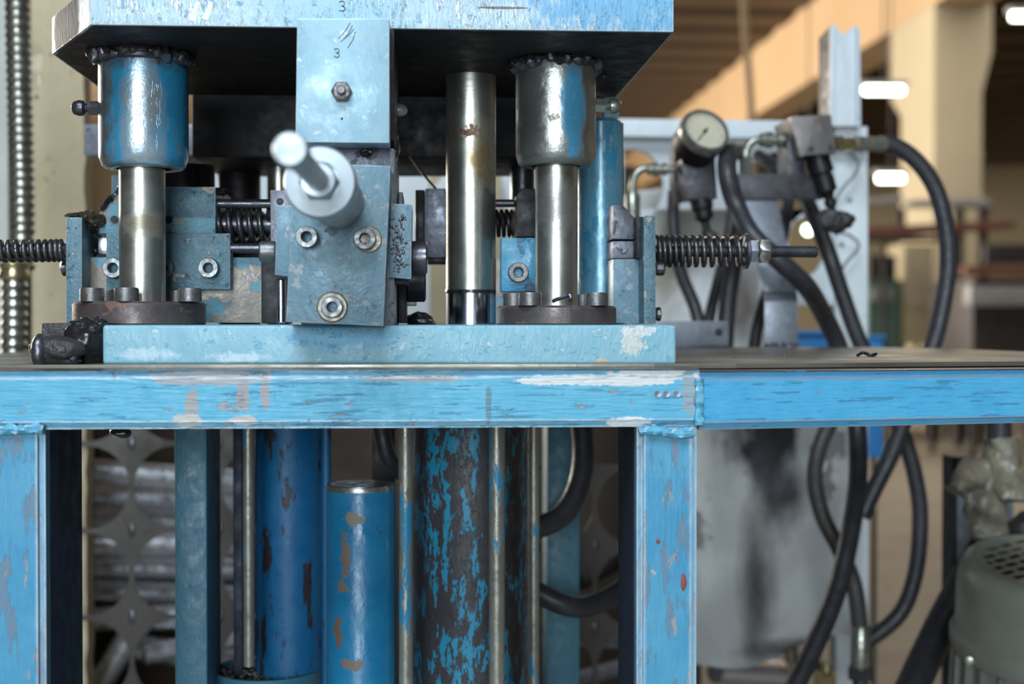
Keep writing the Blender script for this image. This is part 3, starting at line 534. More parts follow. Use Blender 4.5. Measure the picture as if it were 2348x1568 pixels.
# ------------------------------------------------------------------ stop block in the middle
st = T('stop_block', 'pale blue rectangular stop block with a hex bolt, number 3 stamped', 'stop block', (P(787, 0, .83).x, .84, P(0, 328, .825).z))
MB().prism([(681, 42), (893, 42), (893, 328), (677, 326)], .822, .8496, .0008).build('block', M['stopblock'], st)
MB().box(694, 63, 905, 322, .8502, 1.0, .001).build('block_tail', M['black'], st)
p = P(784, 212, .822)
m = MB(); m.lathe([(hexr(.0052), -.001), (hexr(.0052), .005), (.0045, .0058), (.0026, .0058), (.0026, .0105), (.0021, .011)], p, (0, -1, 0), 36); m.build('hex_bolt', M['screwdark'], st)
digit3(P(772, 121, .8216), L(19, .82), st)
p = P(784, 272, .8219); MB().lathe([(.0007, -.001), (.0007, .0003)], p, (0, -1, 0), 10).build('centre_mark', M['black'], st)
for (x0_, y0_, x1_, y1_) in ((776, 88, 803, 42+10), (786, 92, 808, 58), (780, 96, 812, 66), (797, 110, 815, 72)):
    MB().tube([P(x0_, y0_, .8219), P((x0_+x1_)/2+3, (y0_+y1_)/2, .8219), P(x1_, y1_, .8219)], .00022, 5, 3).build('scratch', M['screw'], st)
MB().blob(P(913, 252, .93), (.006, .005, .0045), .1, 100, 3).build('bolt_tip', M['palegrey'], st)
MB().blob(P(905, 335, .9), (.003, .004, .010), .4, 160, 3).build('grease_drip', M['greasebrown'], st)
# ------------------------------------------------------------------ adjuster block with knob
ab = T('adjuster_block', 'grey-blue front block carrying a long threaded knob and three socket screws', 'adjuster block', (P(775, 0, .83).x, .85, P(0, 745, .83).z))
MB().prism([(674, 372), (896, 380), (879, 748), (655, 738)], .815, .85, .0009).build('block', M['block'], ab)
MB().prism([(690, 336), (905, 340), (905, 745), (690, 745)], .8505, 1.0, .001).build('rear_block', M['greyblock'], ab)
m = MB(); m.tube([P(840+10*math.cos(a), 350+6*math.sin(a), .8503) for a in [i*.7 for i in range(10)]], .0012, 6, 3, .5); m.build('grease_ring', M['grease'], ab)
p = P(850, 348, .8505); MB().lathe([(.0048, -.0004), (.0046, .0002)], p, (0, -1, 0), 24).build('dark_hole', M['black'], ab)
p = P(762, 704, .8152); MB().lathe([(.0088, 0), (.0088, .0010), (.0080, .0018), (.0062, .0018), (.0062, 0)], p, (0, -1, 0), 40, cap=False).build('washer', M['brassdull'], ab)
p = P(850, 549, .8152); MB().lathe([(.0076, 0), (.0076, .0010), (.0070, .0016), (.0060, .0016)], P(845, 549, .8152), (0, -1, 0), 40).build('washer', M['brassdull'], ab)
for x, y in ((706, 545), (838, 549), (763, 704)):
    screw(P(x, y, .815), (0, -1, 0), .0062 if y < 600 else .0060, .011 if y < 600 else .008, M['screw'], ab)
# knob: sleeve, flange, nut, threaded rod
k = T_('x', None, None)
c = P(774, 462, .815); ax = (-.016, -1, 0)
kn = MB().lathe([(.0150, 0), (.0150, .09), (.0168, .091), (.0175, .093), (.0178, .112), (.0168, .114), (.0100, .115), (.0098, .1135)], c, ax, 56).build('knob_sleeve', M['satin'], ab)
# scale back so the flange sits at the right distance
MB().lathe([(hexr(.0085), .112), (hexr(.0085), .122), (.0080, .124), (.006, .124)], c, ax, 36).build('nut', M['satin'], kn)
MB().lathe([(.0052, .115), (.0052, .228), (.0066, .230), (.0071, .232), (.0071, .2445), (.0062, .247)], c, ax, 40).build('knob_stem', M['satin'], kn)
# ears
MB().prism([(634, 470), (676, 472), (668, 634), (630, 630)], .84, .88, .0008).build('side_ear', M['block'], ab)
MB().prism([(895, 467), (945, 468), (943, 640), (893, 636)], .84, .885, .0008).build('side_ear', M['block'], ab)
p = P(0, 577, .86); q = P(632, 577, .86); MB().lathe([(.0060, 0), (.0064, .001), (.0064, .0085), (.0055, .0095)], (q.x, .86, q.z), (-1, 0, 0), 32).build('ear_bolt', M['screw'], ab)
q = P(944, 590, .86); MB().lathe([(.0098, 0), (.0102, .001), (.0102, .0085), (.009, .0095)], (q.x, .865, q.z), (1, 0, 0), 32).build('ear_bolt', M['steel_dark'], ab)
m = MB(); random.seed(3)
for i in range(90): m.blob(P(914+random.gauss(0, 8), random.uniform(492, 622), .8400), (random.uniform(.0006, .0012), .0006, random.uniform(.0006, .0014)), .4, 300, 1, i)
m.build('grease_smear', M['steel_dark'], ab)
MB().box(900, 640, 935, 652, .86, .9, .0005).build('lower_lug', M['black'], ab)
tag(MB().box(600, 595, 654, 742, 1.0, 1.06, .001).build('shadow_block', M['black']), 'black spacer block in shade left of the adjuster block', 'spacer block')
tag(cyl_z(645, 20, 640, 741, .99).build('chrome_pin', M['chrome']), 'thin chromed pin standing just left of the adjuster block', 'pin')
# bits right of adjuster
r = T('side_clamp', 'black bolt clamp low between adjuster block and ram column', 'clamp', (P(955, 0, .95).x, .96, BZ))
MB().box(913, 440, 924, 520, .93, .99, .0008).build('clamp_plate', M['greyblock'], r)
MB().box(913, 650, 932, 741, .93, .99, .0008).build('clamp_foot', M['black'], r)
MB().lathe([(.010, 0), (.0108, .001), (.0108, .012), (.009, .013)], P(932, 655, .95), (1, 0, 0), 24).build('clamp_bolt', M['black'], r)
MB().box(925, 668, 955, 700, .96, 1.0, .0008).build('clamp_tab', M['zinc'], r)
MB().blob(Vector((P(965, 735, 1.0).x, 1.0, BZ+.003)), (.010, .006, .006), .4, 120, 3).build('grease_heap', M['grease'], r)

# ------------------------------------------------------------------ left slide assembly
sb = T('base_block', 'tan and blue base block standing behind the left flange', 'machine block', (P(400, 0, 1.0).x, 1.03, BZ))
MB().box(187, 590, 600, 740, 1.0, 1.07, .0008).build('block', M['tan'], sb)
ep = T('end_plate', 'narrow grey-blue upright end plate at the left of the slide', 'end plate', (P(170, 0, .985).x, 1.0, BZ))
MB().box(151, 498, 188, 742, .975, 1.06, .001).build('plate', M['teal'], ep)
m = MB(); m.blob(P(176, 495, .99), (.0085, .010, .003), .6, 130, 4, 2); m.blob(P(200, 500, .985), (.006, .006, .003), .6, 130, 4, 3); m.blob(P(215, 505, .99), (.007, .008, .006), .5, 130, 4, 5); m.build('grease_lump', M['greasebrown'], ep)
m = MB()
for i in range(7): m.blob(P(214+random.uniform(-6, 8), 522+i*9, 1.01), (.004, .004, .004), .5, 200, 3, i)
m.build('grease_drips', M['grease'], ep)
q = P(152, 612, 1.02); MB().lathe([(.006, 0), (.0064, .001), (.0064, .003), (.004, .0045)], (q.x+.001, 1.02, q.z), (-1, 0, 0), 24).build('bolt_end', M['steel_dark'], ep)
cl = T('clamp_plate', 'teal clamping plate with socket screws behind the left guide post', 'clamp plate', (P(385, 0, .96).x, .98, P(0, 663, .985).z))
MB().box(243, 535, 528, 663, .985, .9995, .0008).build('plate', M['teal'], cl)
for x in (264, 378, 481): screw(P(x, 615, .985), (0, -1, 0), .0069, .008, M['screw'], cl)
sl = T('slide_block', 'teal and tan slide block with chamfered corner above the clamping plate', 'slide block', (P(370, 0, .99).x, 1.02, P(0, 535, .99).z))
MB().prism([(228, 535), (228, 488), (276, 432), (494, 428), (494, 535)], .99, 1.07, .0008).build('block', M['tan'], sl)
MB().box(380, 428.5, 494, 500, .9893, .9902, .0003).build('painted_face', M['teal'], sl)
for x, y in ((262, 503), (387, 504)):
    p = P(x, y, .9888); MB().lathe([(.0026, 0), (.0026, .0004), (.0018, .0004)], p, (0, -1, 0), 20).build('screw_hole', M['black'], sl)
MB().box(256, 402, 279, 446, 1.0, 1.06, .0006).build('upright_tab', M['teal'], sl)
m = MB(); m.tube([P(232, 482, .989), P(250, 458, .989), P(268, 440, .989), P(277, 425, .989)], .0016, 8, 6, .8); m.build('grease_line', M['grease'], sl)
m = MB(); m.blob(P(500, 440, 1.0), (.006, .01, .0025), .6, 160, 3, 3); m.build('grease_smear', M['grease'], sl)
tag(MB().box(225, 545, 246, 582, 1.0, 1.03, .0004).build('spacer_block', M['chrome']), 'small shiny spacer between end plate and clamping plate', 'spacer block')
# rods and inner spring
r = T('inner_spring_rods', 'oily dark spring between two rods left of the adjuster block', 'spring', (P(560, 0, 1.0).x, 1.01, P(0, 590, 1.0).z))
for (x0_, x1_, y, w_, d) in ((494, 622, 467, 21, 1.0), (528, 600, 569, 22, .99)):
    MB().tube([P(x0_, y, d), P(x1_, y, d)], L(w_/2, d), 20, 0).build('guide_rod', M['steel_dark'], r)
MB().tube([P(494, 515, 1.01), P(622, 515, 1.01)], L(22, 1.01), 20, 0).build('core_rod', M['steel_dark'], r)
MB().tube(helix(P(500, 515, 1.01), P(622, 515, 1.01), L(34, 1.01), 5.2, 20), L(7, 1.01), 10, 0).build('coil_spring', M['spring'], r)
MB().box(500, 482, 600, 592, 1.05, 1.08, .001).build('rear_guard', M['black'], r)
gp = T('rear_guide_plate', 'grey guide plate with a small hole behind the left ear', 'guide plate', (P(645, 0, .95).x, .97, P(0, 632, .95).z))
MB().box(620, 436, 676, 590, .955, .975, .0006).build('plate', M['greyblock'], gp)
p = P(642, 462, .9548); MB().lathe([(.0024, 0), (.0024, .0004), (.0016, .0004)], p, (0, -1, 0), 16).build('screw_hole', M['black'], gp)
# long spring rods: left and right
def spring_rod(name, lb, p0, p1, Rpx, wire, n, d, rodw, pitch):
    r = T(name, lb, 'spring', (min(p0[0], p1[0]) and (P(*p0, d)+P(*p1, d))/2))
    MB().tube(helix(P(*p0, d), P(*p1, d), L(Rpx, d), n, 24, pitch), L(wire, d), 12, 0).build('coil_spring', M['spring'], r)
    return r
r = spring_rod('spring_rod', 'long dark coil spring leaving the frame at the left', (150, 574), (-160, 578), 21, 5.6, 19, 1.0, 0, lambda t: .75*t*t+.55*t if t < .33 else .2632+(t-.33)*1.0997)
a = P(151, 574, 1.0); b = P(-200, 578, 1.0)
MB().lathe(thread_prof(L(15, 1), (b-a).length, .0016, .0006), a, b-a, 24).build('threaded_rod', M['steel_dark'], r)
rr_ = T('spring_rod', 'dark coil spring on a threaded rod with two nuts at right', 'spring', (P(1620, 576, 1.02)))
rr_.name = 'spring_rod'
d = 1.02
MB().tube(helix(P(1506, 576, d), P(1706, 576, d), L(33, d), 12.0, 26, lambda t: .62*t+.38*t*t if t < .85 else (.62*.85+.38*.7225)+(t-.85)*1.318), L(5.6, d), 12, 0).build('coil_spring', M['spring'], rr_)
q = P(1704, 576, d); ax = (1, 0, 0)
MB().lathe([(L(36, d), 0), (L(41, d), .001), (L(41, d), .0028), (L(36, d), .0036), (L(12, d), .0036)], (q.x, d, q.z), ax, 48).build('washer', M['steel_dark'], rr_)
q = P(1716, 576, d); MB().lathe([(hexr(L(24, d)*.93), 0), (hexr(L(26, d)*.93), .001), (hexr(L(26, d)*.93), .0055)], (q.x, d, q.z), ax, 36).build('lock_nut', M['bracket'], rr_)
q = P(1738, 576, d); MB().lathe([(L(25, d), 0), (hexr(L(26, d)), .0012), (hexr(L(26, d)), .0068), (L(25, d), .008)], (q.x, d, q.z), ax, 36).build('hex_nut', M['nut'], rr_)
q = P(1500, 576, d); e = P(1873, 576, d)
MB().lathe(thread_prof(L(14, d), (e-q).length, .00175, .0007), (q.x, d, q.z), ax, 28).build('threaded_rod', M['steel_dark'], rr_)
# ------------------------------------------------------------------ right slide assembly
r = T('base_block', 'mottled blue block standing between blue column and right end plate', 'machine block', (P(1452, 0, 1.0).x, 1.03, BZ))
r.name = 'base_block'
MB().box(1405, 594, 1476, 741, 1.0, 1.06, .0008).build('block', M['block'], r)
MB().prism([(1405, 470), (1428, 470), (1460, 504), (1460, 548), (1405, 548)], 1.005, 1.06, .0006).build('chamfered_cap', M['greyblock'], r)
MB().box(1405, 553, 1462, 592, 1.005, 1.06, .0006).build('slide_rail', M['greyblock'], r)
r = T('end_plate', 'narrow grey-blue upright end plate at the right before the spring', 'end plate', (P(1488, 0, .985).x, 1.0, BZ))
MB().prism([(1476, 497), (1481, 494), (1503, 496), (1504, 742), (1477, 742)], .975, 1.05, .0008).build('plate', M['teal'], r)
MB().box(1459, 497, 1475.5, 592, .99, 1.05, .0006).build('oily_liner', M['black'], r)
for y in (616, 720):
    q = P(1504, y, 1.01); MB().lathe([(.0046, 0), (.0050, .001), (.0050, .005 if y < 700 else .003), (.004, .006 if y < 700 else .0035)], (q.x, 1.01, q.z), (1, 0, 0), 24).build('bolt_head', M['steel_dark'], r)
r = T('clamp_plate', 'bright blue clamping plate with one socket screw left of the right post', 'clamp plate', (P(1190, 0, .985).x, .99, P(0, 668, .985).z))
MB().box(1149, 545, 1300, 668, .985, .9995, .0008).build('plate', M['blueblock'], r)
screw(P(1187, 625, .985), (0, -1, 0), .0069, .009, M['screwdark'], r)
tag(MB().box(1137, 592, 1300, 741, 1.0, 1.03, .0008).build('base_block', M['tan']), 'tan base block edge showing right beside the ram column foot', 'machine block')
r = T('slide_block', 'black oily slide block above the bright blue clamping plate', 'slide block', (P(1210, 0, 1.0).x, 1.02, P(0, 543, 1.0).z))
MB().prism([(1184, 543), (1184, 448), (1196, 432), (1300, 432), (1300, 543)], .99, 1.07, .0008).build('block', M['black'], r)
MB().tube([P(1137, 466, 1.02), P(1186, 466, 1.02)], L(9, 1.02), 16, 0).build('guide_rod', M['steel_dark'], r)
MB().tube(helix(P(1137, 512, 1.04), P(1186, 512, 1.04), L(28, 1.04), 4, 20), L(5, 1.04), 8, 0).build('coil_spring', M['black'], r)
r = T('slide_block', 'dark grey chamfered block just left of the ram column', 'slide block', (P(985, 0, 1.05).x, 1.07, P(0, 590, 1.05).z))
MB().box(975, 432, 1060, 590, 1.045, 1.09, .0007).build('block', M['greyblock'], r)
MB().box(952, 435, 974.5, 590, 1.05, 1.09, .0012).build('side_face', M['black'], r)
tag(MB().box(980, 590.5, 1040, 602, 1.05, 1.09, .0005).build('slide_rail', M['black']), 'black rail strip under the dark grey block beside the ram column', 'rail')

# ------------------------------------------------------------------ black greasy clamp on the table, left
r = T('greasy_toggle', 'lumpy black greased clamp on the table at the left plate corner', 'clamp', (P(150, 0, .86).x, .87, TZ))
MB().box(95, 741, 190, 800, .875, .91, .001).rough(.0008, 90).build('base_block', M['cloth'], r)
m = MB(); m.blob(P(196, 790, .868), (.0125, .014, .0165), .25, 70, 4, 4); m.build('lump', M['grease'], r)
m = MB(); m.blob(P(130, 805, .845), (.0165, .008, .0085), .22, 80, 4, 6); m.build('rag_wrap', M['cloth'], r)
m = MB(); m.box(112, 788, 176, 832, .842, .86, .0015); m.rough(.0012, 110, 2); m.build('bolt_head', M['steel_dark'], r)
m = MB(); m.blob(P(95, 805, .845), (.0065, .009, .010), .2, 100, 3, 9); m.build('knuckle', M['steel_dark'], r)
m = MB(); m.blob(P(205, 750, .868), (.010, .008, .006), .5, 160, 4, 12); m.build('frayed_cap', M['grease'], r)
m = MB(); m.blob(Vector((P(130, 0, .845).x, .847, TZ+.002)), (.014, .007, .003), .3, 100, 3, 2); m.build('grease_foot', M['grease'], r)

# ------------------------------------------------------------------ under the table
r = T('inner_column', 'dull blue square column under the table at left', 'column', (P(432, 0, 1.05).x, 1.08, 0))
a, b = P(396, 0, 1.05), P(471, 0, 1.05); MB().wbox((a.x, 1.05, 0), (b.x, 1.12, TZ-.006), .002).build('tube', M['blueframe'], r)
r = T('hydraulic_cylinder', 'deep blue hydraulic cylinder standing in a round cup full of swarf', 'hydraulic cylinder', (P(662, 0, 1.12).x, 1.12, 0))
d = 1.12
c = P(662, 0, d); MB().lathe([(L(77, d), 0), (L(77, d), TZ-.006)], (c.x, d, 0), (0, 0, 1), 56).build('cylinder_tube', M['cyl3'], r)
cu = P(613, 1530, d); rc = L(126, d)
MB().lathe([(rc, 0), (rc, cu.z), (rc*.93, cu.z), (rc*.93, cu.z-.012), (.001, cu.z-.012)], (cu.x, d, 0), (0, 0, 1), 56).build('cup', M['blueframe'], r)
m = MB(); random.seed(2)
for i in range(260):
    a_ = random.uniform(0, 6.283); q = rc*.93*math.sqrt(random.random())
    pp = Vector((cu.x+q*math.cos(a_), d+q*math.sin(a_), cu.z-.008+random.uniform(0, .007)))
    if (pp-Vector((c.x, d, pp.z))).length < L(80, d): pp = pp+(pp-Vector((c.x, d, pp.z))).normalized()*.003
    m.blob(pp, (.0022, .0018, .0014), .5, 300, 1, i)
o = m.build('swarf', M['swarf'], r); o['kind'] = 'stuff'
a, b = P(531, 0, d), P(552, 0, d); MB().wbox((a.x, d, .0), (b.x, d+.05, TZ-.006), .001).build('side_strip', M['webdark'], r)
c2 = P(567, 0, 1.06); MB().lathe([(L(13, 1.06), 0), (L(13, 1.06), TZ-.006-P(0, 1535, 1.06).z)], (c2.x, 1.06, P(0, 1535, 1.06).z), (0, 0, 1), 24).build('feed_pipe', M['tierod'], r)
c2 = P(746, 0, 1.08); MB().lathe([(L(11, 1.08), 0), (L(11, 1.08), TZ-.006)], (c2.x, 1.08, 0), (0, 0, 1), 24).build('feed_pipe', M['cyl3'], r)
d = 1.0
c = P(827, 1112, d)
tag(MB().lathe([(L(79, d), 0), (L(79, d), c.z-.0015), (L(77, d), c.z), (L(70, d), c.z+.0003)], (c.x, d, 0), (0, 0, 1), 56).build('short_cylinder', M['cyl2']), 'shorter blue cylinder with brown patches and flat dark top under the table', 'hydraulic cylinder')
MB().lathe([(L(79.4, d), 0), (L(79.4, d), .0016), (L(77.5, d), .0036)], (c.x, d, c.z-.003), (0, 0, 1), 56).build('worn_rim', M['nut'], bpy.data.objects['short_cylinder'])
top = MB().lathe([(L(76.5, d), 0), (L(76, d), .0012)], (c.x, d, c.z), (0, 0, 1), 56).build('top_cap', M['steel_dark'], bpy.data.objects['short_cylinder'])
r = T('hydraulic_cylinder', 'flaking blue and black main cylinder with tie rods under the table centre', 'hydraulic cylinder', (P(1070, 0, 1.0).x, 1.06, 0))
d = 1.07; c = P(1075, 0, d)
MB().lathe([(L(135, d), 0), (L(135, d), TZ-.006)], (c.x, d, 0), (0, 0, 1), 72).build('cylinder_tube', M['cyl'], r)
for (x, w_, dd) in ((929, 33, .99), (1139, 37, .98), (1224, 26, 1.1)):
    c = P(x, 0, dd); MB().lathe([(L(w_/2, dd), 0), (L(w_/2, dd), TZ-.006)], (c.x, dd, 0), (0, 0, 1), 28).build('tie_rod', M['tierod'], r)
r = T('rear_post', 'dull blue flat post behind the hose loops under the table', 'post', (P(1290, 0, 1.3).x, 1.32, 0))
a, b = P(1254, 0, 1.3), P(1330, 0, 1.3); MB().wbox((a.x, 1.3, 0), (b.x, 1.35, TZ-.006), .002).build('post_tube', M['blueframe'], r)
tag(MB().box(852, 975, 905, 1110, 1.16, 1.2, .001).build('hose_guard', M['black']), 'black bar showing above the short cylinder under the table', 'bar')
tag(MB().blob(P(276, 991, .86), (.0065, .006, .0035), .3, 140, 3).build('grease_drop', M['grease']), 'black grease lump hanging under the left front beam', 'grease')

# ------------------------------------------------------------------ hoses
def hose(lb, pts, w_, mt='rubber', name='hydraulic_hose', cat='hose'):
    dm = sum(p[2] for p in pts)/len(pts)
    return tag(MB().tube([P(*p) for p in pts], L(w_/2, dm), 16, 8).build(name, M[mt]), lb, cat)
hose('thick black hose looping under the table right of the main cylinder', [(1330, 940, 1.22), (1338, 1040, 1.21), (1325, 1120, 1.2), (1290, 1180, 1.19), (1235, 1208, 1.18), (1180, 1215, 1.18)], 52)
hose('black hose hanging in a low curve under the table beside the right leg', [(1190, 1330, 1.2), (1240, 1362, 1.2), (1300, 1388, 1.2), (1350, 1388, 1.21), (1400, 1368, 1.22), (1450, 1330, 1.24)], 50)
hose('black hose end showing above the short cylinder under the table', [(870, 960, 1.15), (890, 1050, 1.15), (930, 1090, 1.16)], 40)
D = 1.52
hose('long black hose curving down at right from the silver ferrule', [(2015, 330, D), (2060, 338, D), (2110, 378, D), (2148, 440, D), (2170, 530, D), (2174, 610, D), (2162, 700, D), (2136, 800, D), (2090, 900, D), (2065, 985, D), (2040, 1050, D), (2005, 1120, D), (1975, 1185, D)], 40)
hose('thick black hose arching from behind the gauge down past the bracket', [(1700, 345, 1.50), (1672, 352, 1.44), (1668, 400, 1.415), (1688, 470, 1.415), (1725, 540, 1.395), (1790, 600, 1.385), (1848, 655, 1.40), (1888, 720, 1.46), (1925, 800, 1.49), (1955, 900, 1.49), (1966, 985, 1.47), (1967, 1100, 1.45), (1950, 1220, 1.42), (1920, 1350, 1.4), (1868, 1480, 1.38), (1800, 1620, 1.36)], 45)
hose('black hose running beside the white upright to the table edge', [(1840, 440, 1.6), (1868, 500, 1.57), (1900, 580, 1.55), (1930, 670, 1.55), (1970, 780, 1.55), (2030, 900, 1.55), (2075, 1010, 1.55), (2100, 1100, 1.55), (2110, 1190, 1.55), (2100, 1310, 1.55), (2068, 1400, 1.55), (2010, 1455, 1.55), (1960, 1480, 1.55)], 38)
hose('dark hose dropping left of the gauge valve behind the spring', [(1545, 440, 1.62), (1544, 520, 1.6), (1560, 620, 1.58), (1595, 710, 1.56), (1612, 800, 1.55), (1620, 900, 1.55)], 30)
hose('black hose behind the spring, right of the crossed pair', [(1720, 440, 1.6), (1695, 520, 1.58), (1680, 620, 1.56), (1668, 700, 1.55), (1660, 820, 1.55)], 40)
hose('black hose behind the spring, middle of the crossed trio', [(1680, 470, 1.66), (1668, 560, 1.64), (1645, 650, 1.62), (1625, 740, 1.6), (1618, 850, 1.6)], 26)
hose('black hose passing behind the grey bent bracket', [(1812, 440, 1.66), (1795, 540, 1.63), (1762, 660, 1.6), (1735, 760, 1.57), (1725, 850, 1.57)], 28)
hose('short black hose arching between the gauge and the upper valve', [(1740, 358, 1.63), (1765, 375, 1.6), (1800, 405, 1.58), (1840, 430, 1.6)], 32)
hose('greyish dusty hose bowing left under the table to a ferrule', [(1925, 930, 1.56), (1885, 1010, 1.55), (1868, 1090, 1.54), (1885, 1180, 1.53), (1925, 1260, 1.52), (1958, 1340, 1.5), (1972, 1440, 1.5)], 38, 'rubbergrey')
hose('thick black hose running diagonally to the bottom behind the motor', [(2290, 1190, 1.5), (2225, 1310, 1.49), (2160, 1430, 1.46), (2090, 1580, 1.42), (2060, 1650, 1.4)], 76)
r = T('hose_coupling', 'grey ferrule coupling at the bottom end of the dusty hose', 'coupling', P(1975, 1560, 1.5))
c = P(1973, 1530, 1.5)
MB().lathe([(L(22, 1.5), 0), (L(23, 1.5), .002), (L(23, 1.5), .044), (L(20, 1.5), .046)], c, (0, 0, 1), 24).build('ferrule', M['zinc'], r)
MB().lathe([(hexr(L(28, 1.5)), -.012), (hexr(L(28, 1.5)), 0)], c, (0, 0, 1), 24).build('hex_nut', M['steel_dark'], r)
MB().lathe([(L(18, 1.5), -.05), (L(18, 1.5), -.011)], c, (0, 0, 1), 24).build('pipe', M['steel_dark'], r)
c = P(1895, 1560, 1.5)
tag(MB().lathe([(L(20, 1.5), -.02), (hexr(L(22, 1.5)), -.005), (hexr(L(22, 1.5)), .008), (L(15, 1.5), .01), (L(15, 1.5), .02)], c, (0, 0, 1), 24).build('brass_fitting', M['brass']), 'small brass fitting at the bottom beside the ferrule coupling', 'fitting')
# ------------------------------------------------------------------ white frame with circular openings
wf = T('steel_gantry', 'white painted machine frame with round openings behind the gauge', 'machine frame', (P(1700, 0, 1.75).x, 1.77, 0))
def plate_with_hole(x0, y0, x1, y1, cx, cy_, rx, ry, d, th, n=48):
    m = MB(); o = []; i_ = []
    for k in range(n):
        a = 2*math.pi*k/n; c_, s_ = math.cos(a), math.sin(a)
        t = min([(x1-cx)/c_ if c_ > 1e-6 else 1e9, (x0-cx)/c_ if c_ < -1e-6 else 1e9, (y1-cy_)/s_ if s_ > 1e-6 else 1e9, (y0-cy_)/s_ if s_ < -1e-6 else 1e9])
        o.append((cx+c_*t, cy_+s_*t)); i_.append((cx+c_*rx, cy_+s_*ry))
    for cor in ((x0, y0), (x1, y0), (x1, y1), (x0, y1)):   # snap nearest outer point to the corner
        k = min(range(n), key=lambda q: (o[q][0]-cor[0])**2+(o[q][1]-cor[1])**2); o[k] = cor
    of = [m.bm.verts.new(P(*p, d)) for p in o]; inf = [m.bm.verts.new(P(*p, d)) for p in i_]
    ob = [m.bm.verts.new(v.co+Vector((0, th, 0))) for v in of]; ib = [m.bm.verts.new(v.co+Vector((0, th, 0))) for v in inf]
    for k in range(n):
        j = (k+1) % n
        for q in ((of[k], of[j], inf[j], inf[k]), (ob[k], ib[k], ib[j], ob[j]), (inf[k], inf[j], ib[j], ib[k]), (of[k], ob[k], ob[j], of[j])): m.bm.faces.new(q)
    return m
d = 1.75
plate_with_hole(1380, 300, 1560, 480, 1450, 425, 72, 84, d, .012).build('web', M['white'], wf)
plate_with_hole(1560, 300, 1915, 480, 1790, 430, 90, 82, d, .012).build('web', M['white'], wf)
plate_with_hole(1740, 480, 1915, 660, 1850, 560, 42, 72, d, .012).build('web', M['white'], wf)
MB().box(1740, 660, 1915, 700, d, d+.012, .001).build('web', M['white'], wf)
MB().prism([(1380, 271), (1900, 278), (1900, 318), (1380, 312)], d-.03, d-.0005, .001).build('top_rail', M['white'], wf)
MB().box(1915, 290, 1990, 345, d-.03, d+.02, .002).build('corner_block', M['white'], wf)
MB().prism([(1915, 346), (1990, 346), (1994, 2598), (1920, 2598)], d-.01, d+.02, .001).build('upright', M['white'], wf)
m = MB(); m.prism([(1440, 440), (1600, 420), (1760, 470), (1760, 1000), (1440, 1000)], 1.85, 1.86, .001); lab(m.build('rear_sheet', M['whitesmear'], wf), 'dirty off-white rear sheet')
for x, y in ((1948, 458), (1930, 560)):
    MB().lathe([(.004, 0), (.003, .002)], P(x, y, d-.0105), (0, -1, 0), 12).build('bolt', M['palegrey'], wf)
# cut channel standing on the frame
ch = T('steel_channel', 'upright steel channel with notched top standing on the white frame', 'channel', (P(1935, 0, 1.72).x, 1.73, P(0, 289, 1.72).z))
m = MB(); dd = 1.70
m.prism([(1908, 289), (1908, 62), (1914, 55), (1917, 62), (1925, 68), (1936, 80), (1942, 74), (1952, 66), (1962, 57), (1970, 66), (1972, 289)], dd+.002, dd+.006, .0006)
m.build('web', M['white'], ch)
MB().prism([(1903, 289), (1906, 60), (1912, 54), (1917, 62), (1914, 289)], dd-.006, dd+.0018, .0006).build('flange', M['white'], ch)
MB().prism([(1966, 289), (1966, 62), (1972, 68), (1974, 289)], dd-.006, dd+.0018, .0006).build('flange', M['white'], ch)
a = [P(1905, 289, dd+.006), P(1905, 58, dd+.006), P(1912, 56, dd+.006), P(1912, 289, dd+.006)]
m = MB(); m.loft(a, [v+Vector((-.001, .05, -.006)) for v in a], .0005); m.build('side_wall', M['black'], ch)
# thin wire on upright
tag(MB().tube([P(1948, 345, 1.72), P(1968, 372, 1.72), P(1960, 400, 1.72), P(1922, 448, 1.72), P(1912, 520, 1.71), P(1950, 540, 1.72), P(1970, 565, 1.72), P(1938, 605, 1.72), P(1925, 640, 1.72)], L(2.6, 1.7), 6, 8).build('thin_wire', M['rubber']), 'thin dark wire snaking down the white upright', 'wire')
# lower white guard
r = T('white_guard', 'large dented white sheet guard with black smears under the right beam', 'guard', (P(1750, 0, 1.68).x, 1.7, 0))
m = MB(); gx, gy = 26, 30
out = lambda u, v: (1440+u*(545-50*v*v*.4), 900+v*(660-u*95-20*math.sin(u*9)))
vs_ = [[m.bm.verts.new(P(*out(i/gx, j/gy), 1.66+.03*(i/gx)+.010*noise.fractal(Vector((i*.22, j*.16, 3)), 1, 2, 3)+.012*math.sin(j/gy*3.1))) for j in range(gy+1)] for i in range(gx+1)]
for i in range(gx):
    for j in range(gy): m.bm.faces.new((vs_[i][j], vs_[i+1][j], vs_[i+1][j+1], vs_[i][j+1]))
bmesh.ops.solidify(m.bm, geom=m.bm.faces[:], thickness=.003)
m.build('sheet', M['whitesmear'], r)
a = P(1560, 1560, 1.7); MB().wbox((a.x, 1.72, 0), (a.x+.03, 1.75, 1.0), .001).build('support_post', M['darkmach'], r)
